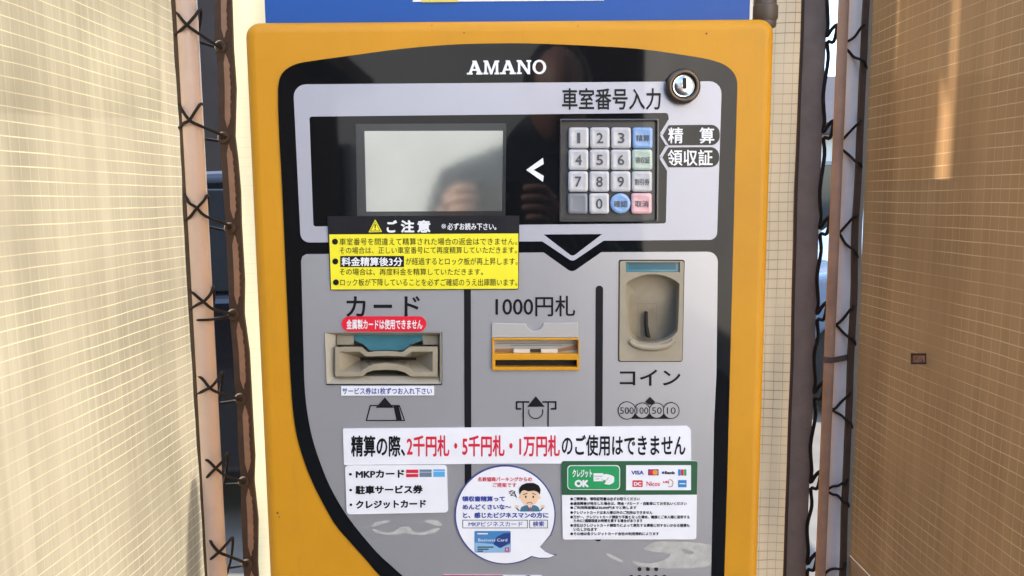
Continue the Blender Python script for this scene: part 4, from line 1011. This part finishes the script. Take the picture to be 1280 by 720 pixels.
# ================================================================== blue signboard and its post on top of the machine
SB = thing('signboard', (0, .04, ZT), 'blue signboard standing on top of the yellow payment machine', 'signboard')
SBLUE = mat('sign_blue', (.022, .09, .36), .4, spec=.25, vary=.05, vscale=3)
ys_ = .022
sx0, sx1 = P(331.5, 20, ys_).x, P(936.8, 20, ys_).x
b = MB(); b.box((sx0, ys_, ZT + .001), (sx1, ys_ + .03, ZT + .55), SBLUE); brd = b.build('board', SB)
b = MB(); b.box((sx1, ys_ - .0006, ZT + .001), (sx1 + .0028, ys_ + .0306, ZT + .55), mat('white_trim', (.7, .66, .6), .5)); b.build('edge_trim', SB)
b = MB()
zq = P(640, 1.6, ys_).z
b.box((P(516, 0, ys_).x, ys_ - .0007, zq), (P(755, 0, ys_).x, ys_ - .0001, ZT + .3), STW); wp = b.build('white_notice', SB)
b = MB()
b.box((P(527, 0, ys_).x, ys_ - .0012, zq - .0006), (P(573, 0, ys_).x, ys_ - .0008, zq + .03), mat('sign_yellow', (.62, .55, .12), .5)); b.build('yellow_notice_strip', SB)
SP = thing('sign_post', (P(955, 15, .03).x, .06, ZT), 'brown round sign post with collar standing on the machine top corner', 'post')
sc_ = P(956, 15, .05)
b = MB(); b.lathe((sc_.x, .05, 0), (0, 0, 1), [(.0105, ZT + .001), (.0115, ZT + .003), (.0115, ZT + .006), (.0105, ZT + .0065)], GREYPIPE, 32); b.build('base_ring', SP, R(40))
b = MB(); b.lathe((sc_.x, .05, 0), (0, 0, 1), [(.0105, ZT + .006), (.0128, ZT + .0095), (.0128, ZT + .021), (.0112, ZT + .0225), (.0112, ZT + .5)], GREYPIPE, 32); b.build('shaft', SP, R(40))

# ================================================================== the photographer, seen only as a dark mirror image in screen and panel
COAT = mat('teal_jacket', (.022, .035, .042), .8, bump=.4, bscale=60)
SKINM = mat('skin', (.36, .20, .15), .5, vary=.08, vscale=30)
HAIR = mat('hair', (.012, .01, .009), .6)
TROU = mat('dark_trousers', (.02, .02, .025), .85)
def skinned(name, verts, edges, radii, m, parent, root=0, sub=2):
    me = bpy.data.meshes.new(name); me.from_pydata([tuple(v) for v in verts], edges, [])
    o = link(name, me, parent, [m])
    sk = o.modifiers.new('skin', 'SKIN'); sk.use_smooth_shade = True
    for i, r in enumerate(radii):
        r = r if isinstance(r, tuple) else (r, r)
        me.skin_vertices[0].data[i].radius = r
        me.skin_vertices[0].data[i].use_root = (i == root)
    sb_ = o.modifiers.new('sub', 'SUBSURF'); sb_.levels = sub; sb_.render_levels = sub
    return o
px0, py0 = .035, -1.14
PR = thing('person', (px0, py0, 0), 'person in dark teal jacket holding up a phone, mirrored in the display', 'person')
V = [(px0, py0, .94), (px0, py0 + .01, 1.10), (px0, py0 + .01, 1.26), (px0, py0, 1.38), (px0, py0 + .01, 1.45), (px0 + .06, py0 + .02, 1.53),
     (px0 - .17, py0 + .01, 1.36), (px0 - .23, py0 + .12, 1.12), (px0 - .17, py0 + .33, 1.29),
     (px0 + .17, py0 + .01, 1.36), (px0 + .25, py0 + .12, 1.12), (px0 + .09, py0 + .33, 1.29),
     (px0 - .09, py0, .86), (px0 - .10, py0 + .01, .48), (px0 - .11, py0 - .02, .09), (px0 - .12, py0 + .12, .05),
     (px0 + .09, py0, .86), (px0 + .10, py0 + .01, .48), (px0 + .11, py0 - .02, .09), (px0 + .12, py0 + .12, .05)]
E_ = [(0, 1), (1, 2), (2, 3), (3, 4), (4, 5), (3, 6), (6, 7), (7, 8), (3, 9), (9, 10), (10, 11), (0, 12), (12, 13), (13, 14), (14, 15), (0, 16), (16, 17), (17, 18), (18, 19)]
RR = [(.15, .11), (.14, .10), (.16, .11), (.13, .09), .055, .05, .065, .05, .032, .065, .05, .032, .085, .058, .042, .04, .085, .058, .042, .04]
body = skinned('body', V, E_, RR, COAT, PR)
b = MB()
hc = Vector((px0 + .075, py0 + .04, 1.57))
loops = []
for k in range(15):
    a = -math.pi / 2 + math.pi * k / 14; zz = math.sin(a) * .118; rr = math.cos(a)
    jaw = 1 - .18 * max(0, -math.sin(a))
    loops.append([hc + Vector((math.cos(q) * .076 * rr * jaw, math.sin(q) * .095 * rr + (.012 * (1 - abs(math.sin(a))) if abs(q - math.pi / 2) < .3 else 0), zz)) for q in [2 * math.pi * j / 28 for j in range(28)]])
b.loft(loops, SKINM, True, True)
b.build('head', PR)
b = MB()
loops = []
for k in range(9):
    a = .12 + (math.pi / 2 - .12) * k / 8; zz = math.sin(a) * .126; rr = math.cos(a)
    loops.append([hc + Vector((math.cos(q) * .083 * rr, math.sin(q) * .101 * rr - .006, zz + .01 - .05 * max(0, -math.sin(q)) * rr - .035 * max(0, math.sin(q)) * rr)) for q in [2 * math.pi * j / 28 for j in range(28)]])
b.loft(loops, HAIR, False, True); b.build('hair', PR)
ph0 = CAM + Vector((-.022, -.012, -.004))
def hand(wr, sgn):
    """palm with four fingers and a thumb closed round the phone's short side"""
    wr = Vector(wr); side = Vector((ph0.x + sgn * .080, ph0.y - .014, ph0.z - .008))
    V = [wr, wr.lerp(side, .5), side + Vector((sgn * .014, -.004, -.012))]; E = [(0, 1), (1, 2)]; RD = [(.026, .018), (.032, .016), (.034, .014)]
    for k in range(4):
        bse = len(V); zz = .030 - .019 * k; ln = (.9, 1, .97, .8)[k]
        V += [side + Vector((sgn * .010, .006, zz - .006)), side + Vector((sgn * .006, .019, zz)), side + Vector((-sgn * .022 * ln, .021, zz + .001)), side + Vector((-sgn * .040 * ln, .017, zz))]
        E += [(2, bse), (bse, bse + 1), (bse + 1, bse + 2), (bse + 2, bse + 3)]; RD += [.0095, .0088, .0082, .0068]
    bse = len(V)
    V += [side + Vector((sgn * .012, -.010, -.030)), side + Vector((-sgn * .012, -.016, -.026)), side + Vector((-sgn * .035, -.015, -.012))]
    E += [(2, bse), (bse, bse + 1), (bse + 1, bse + 2)]; RD += [.013, .011, .008]
    return skinned('hand', V, E, RD, SKINM, PR, 0, 1)
hand((px0 - .165, py0 + .345, 1.295), -1)
hand((px0 + .085, py0 + .345, 1.295), 1)
PHN = thing('phone', (ph0.x, ph0.y - .004, ph0.z - .036), 'black phone held level before the person mirrored in the display', 'phone')
b = MB(); vs, fs = fill2d([[(ph0.x + x, ph0.z + z) for x, z in rr_loop(-.074, .074, -.036, .036, .009)]], .0025, .0014, 2)
b.mesh2d((vs, fs), lambda v: (v[0], ph0.y - .004 - v[2], v[1]), mat('phone_black', (.01, .01, .012), .2)); b.build('phone_body', PHN, R(40))
b = MB(); b.lathe((CAM.x - .012, ph0.y - .0001, CAM.z + .002), (0, 1, 0), [(.006, 0), (.006, .0015), (.0045, .0018), (.003, .0012)], CHROME, 24); b.build('lens', PHN)
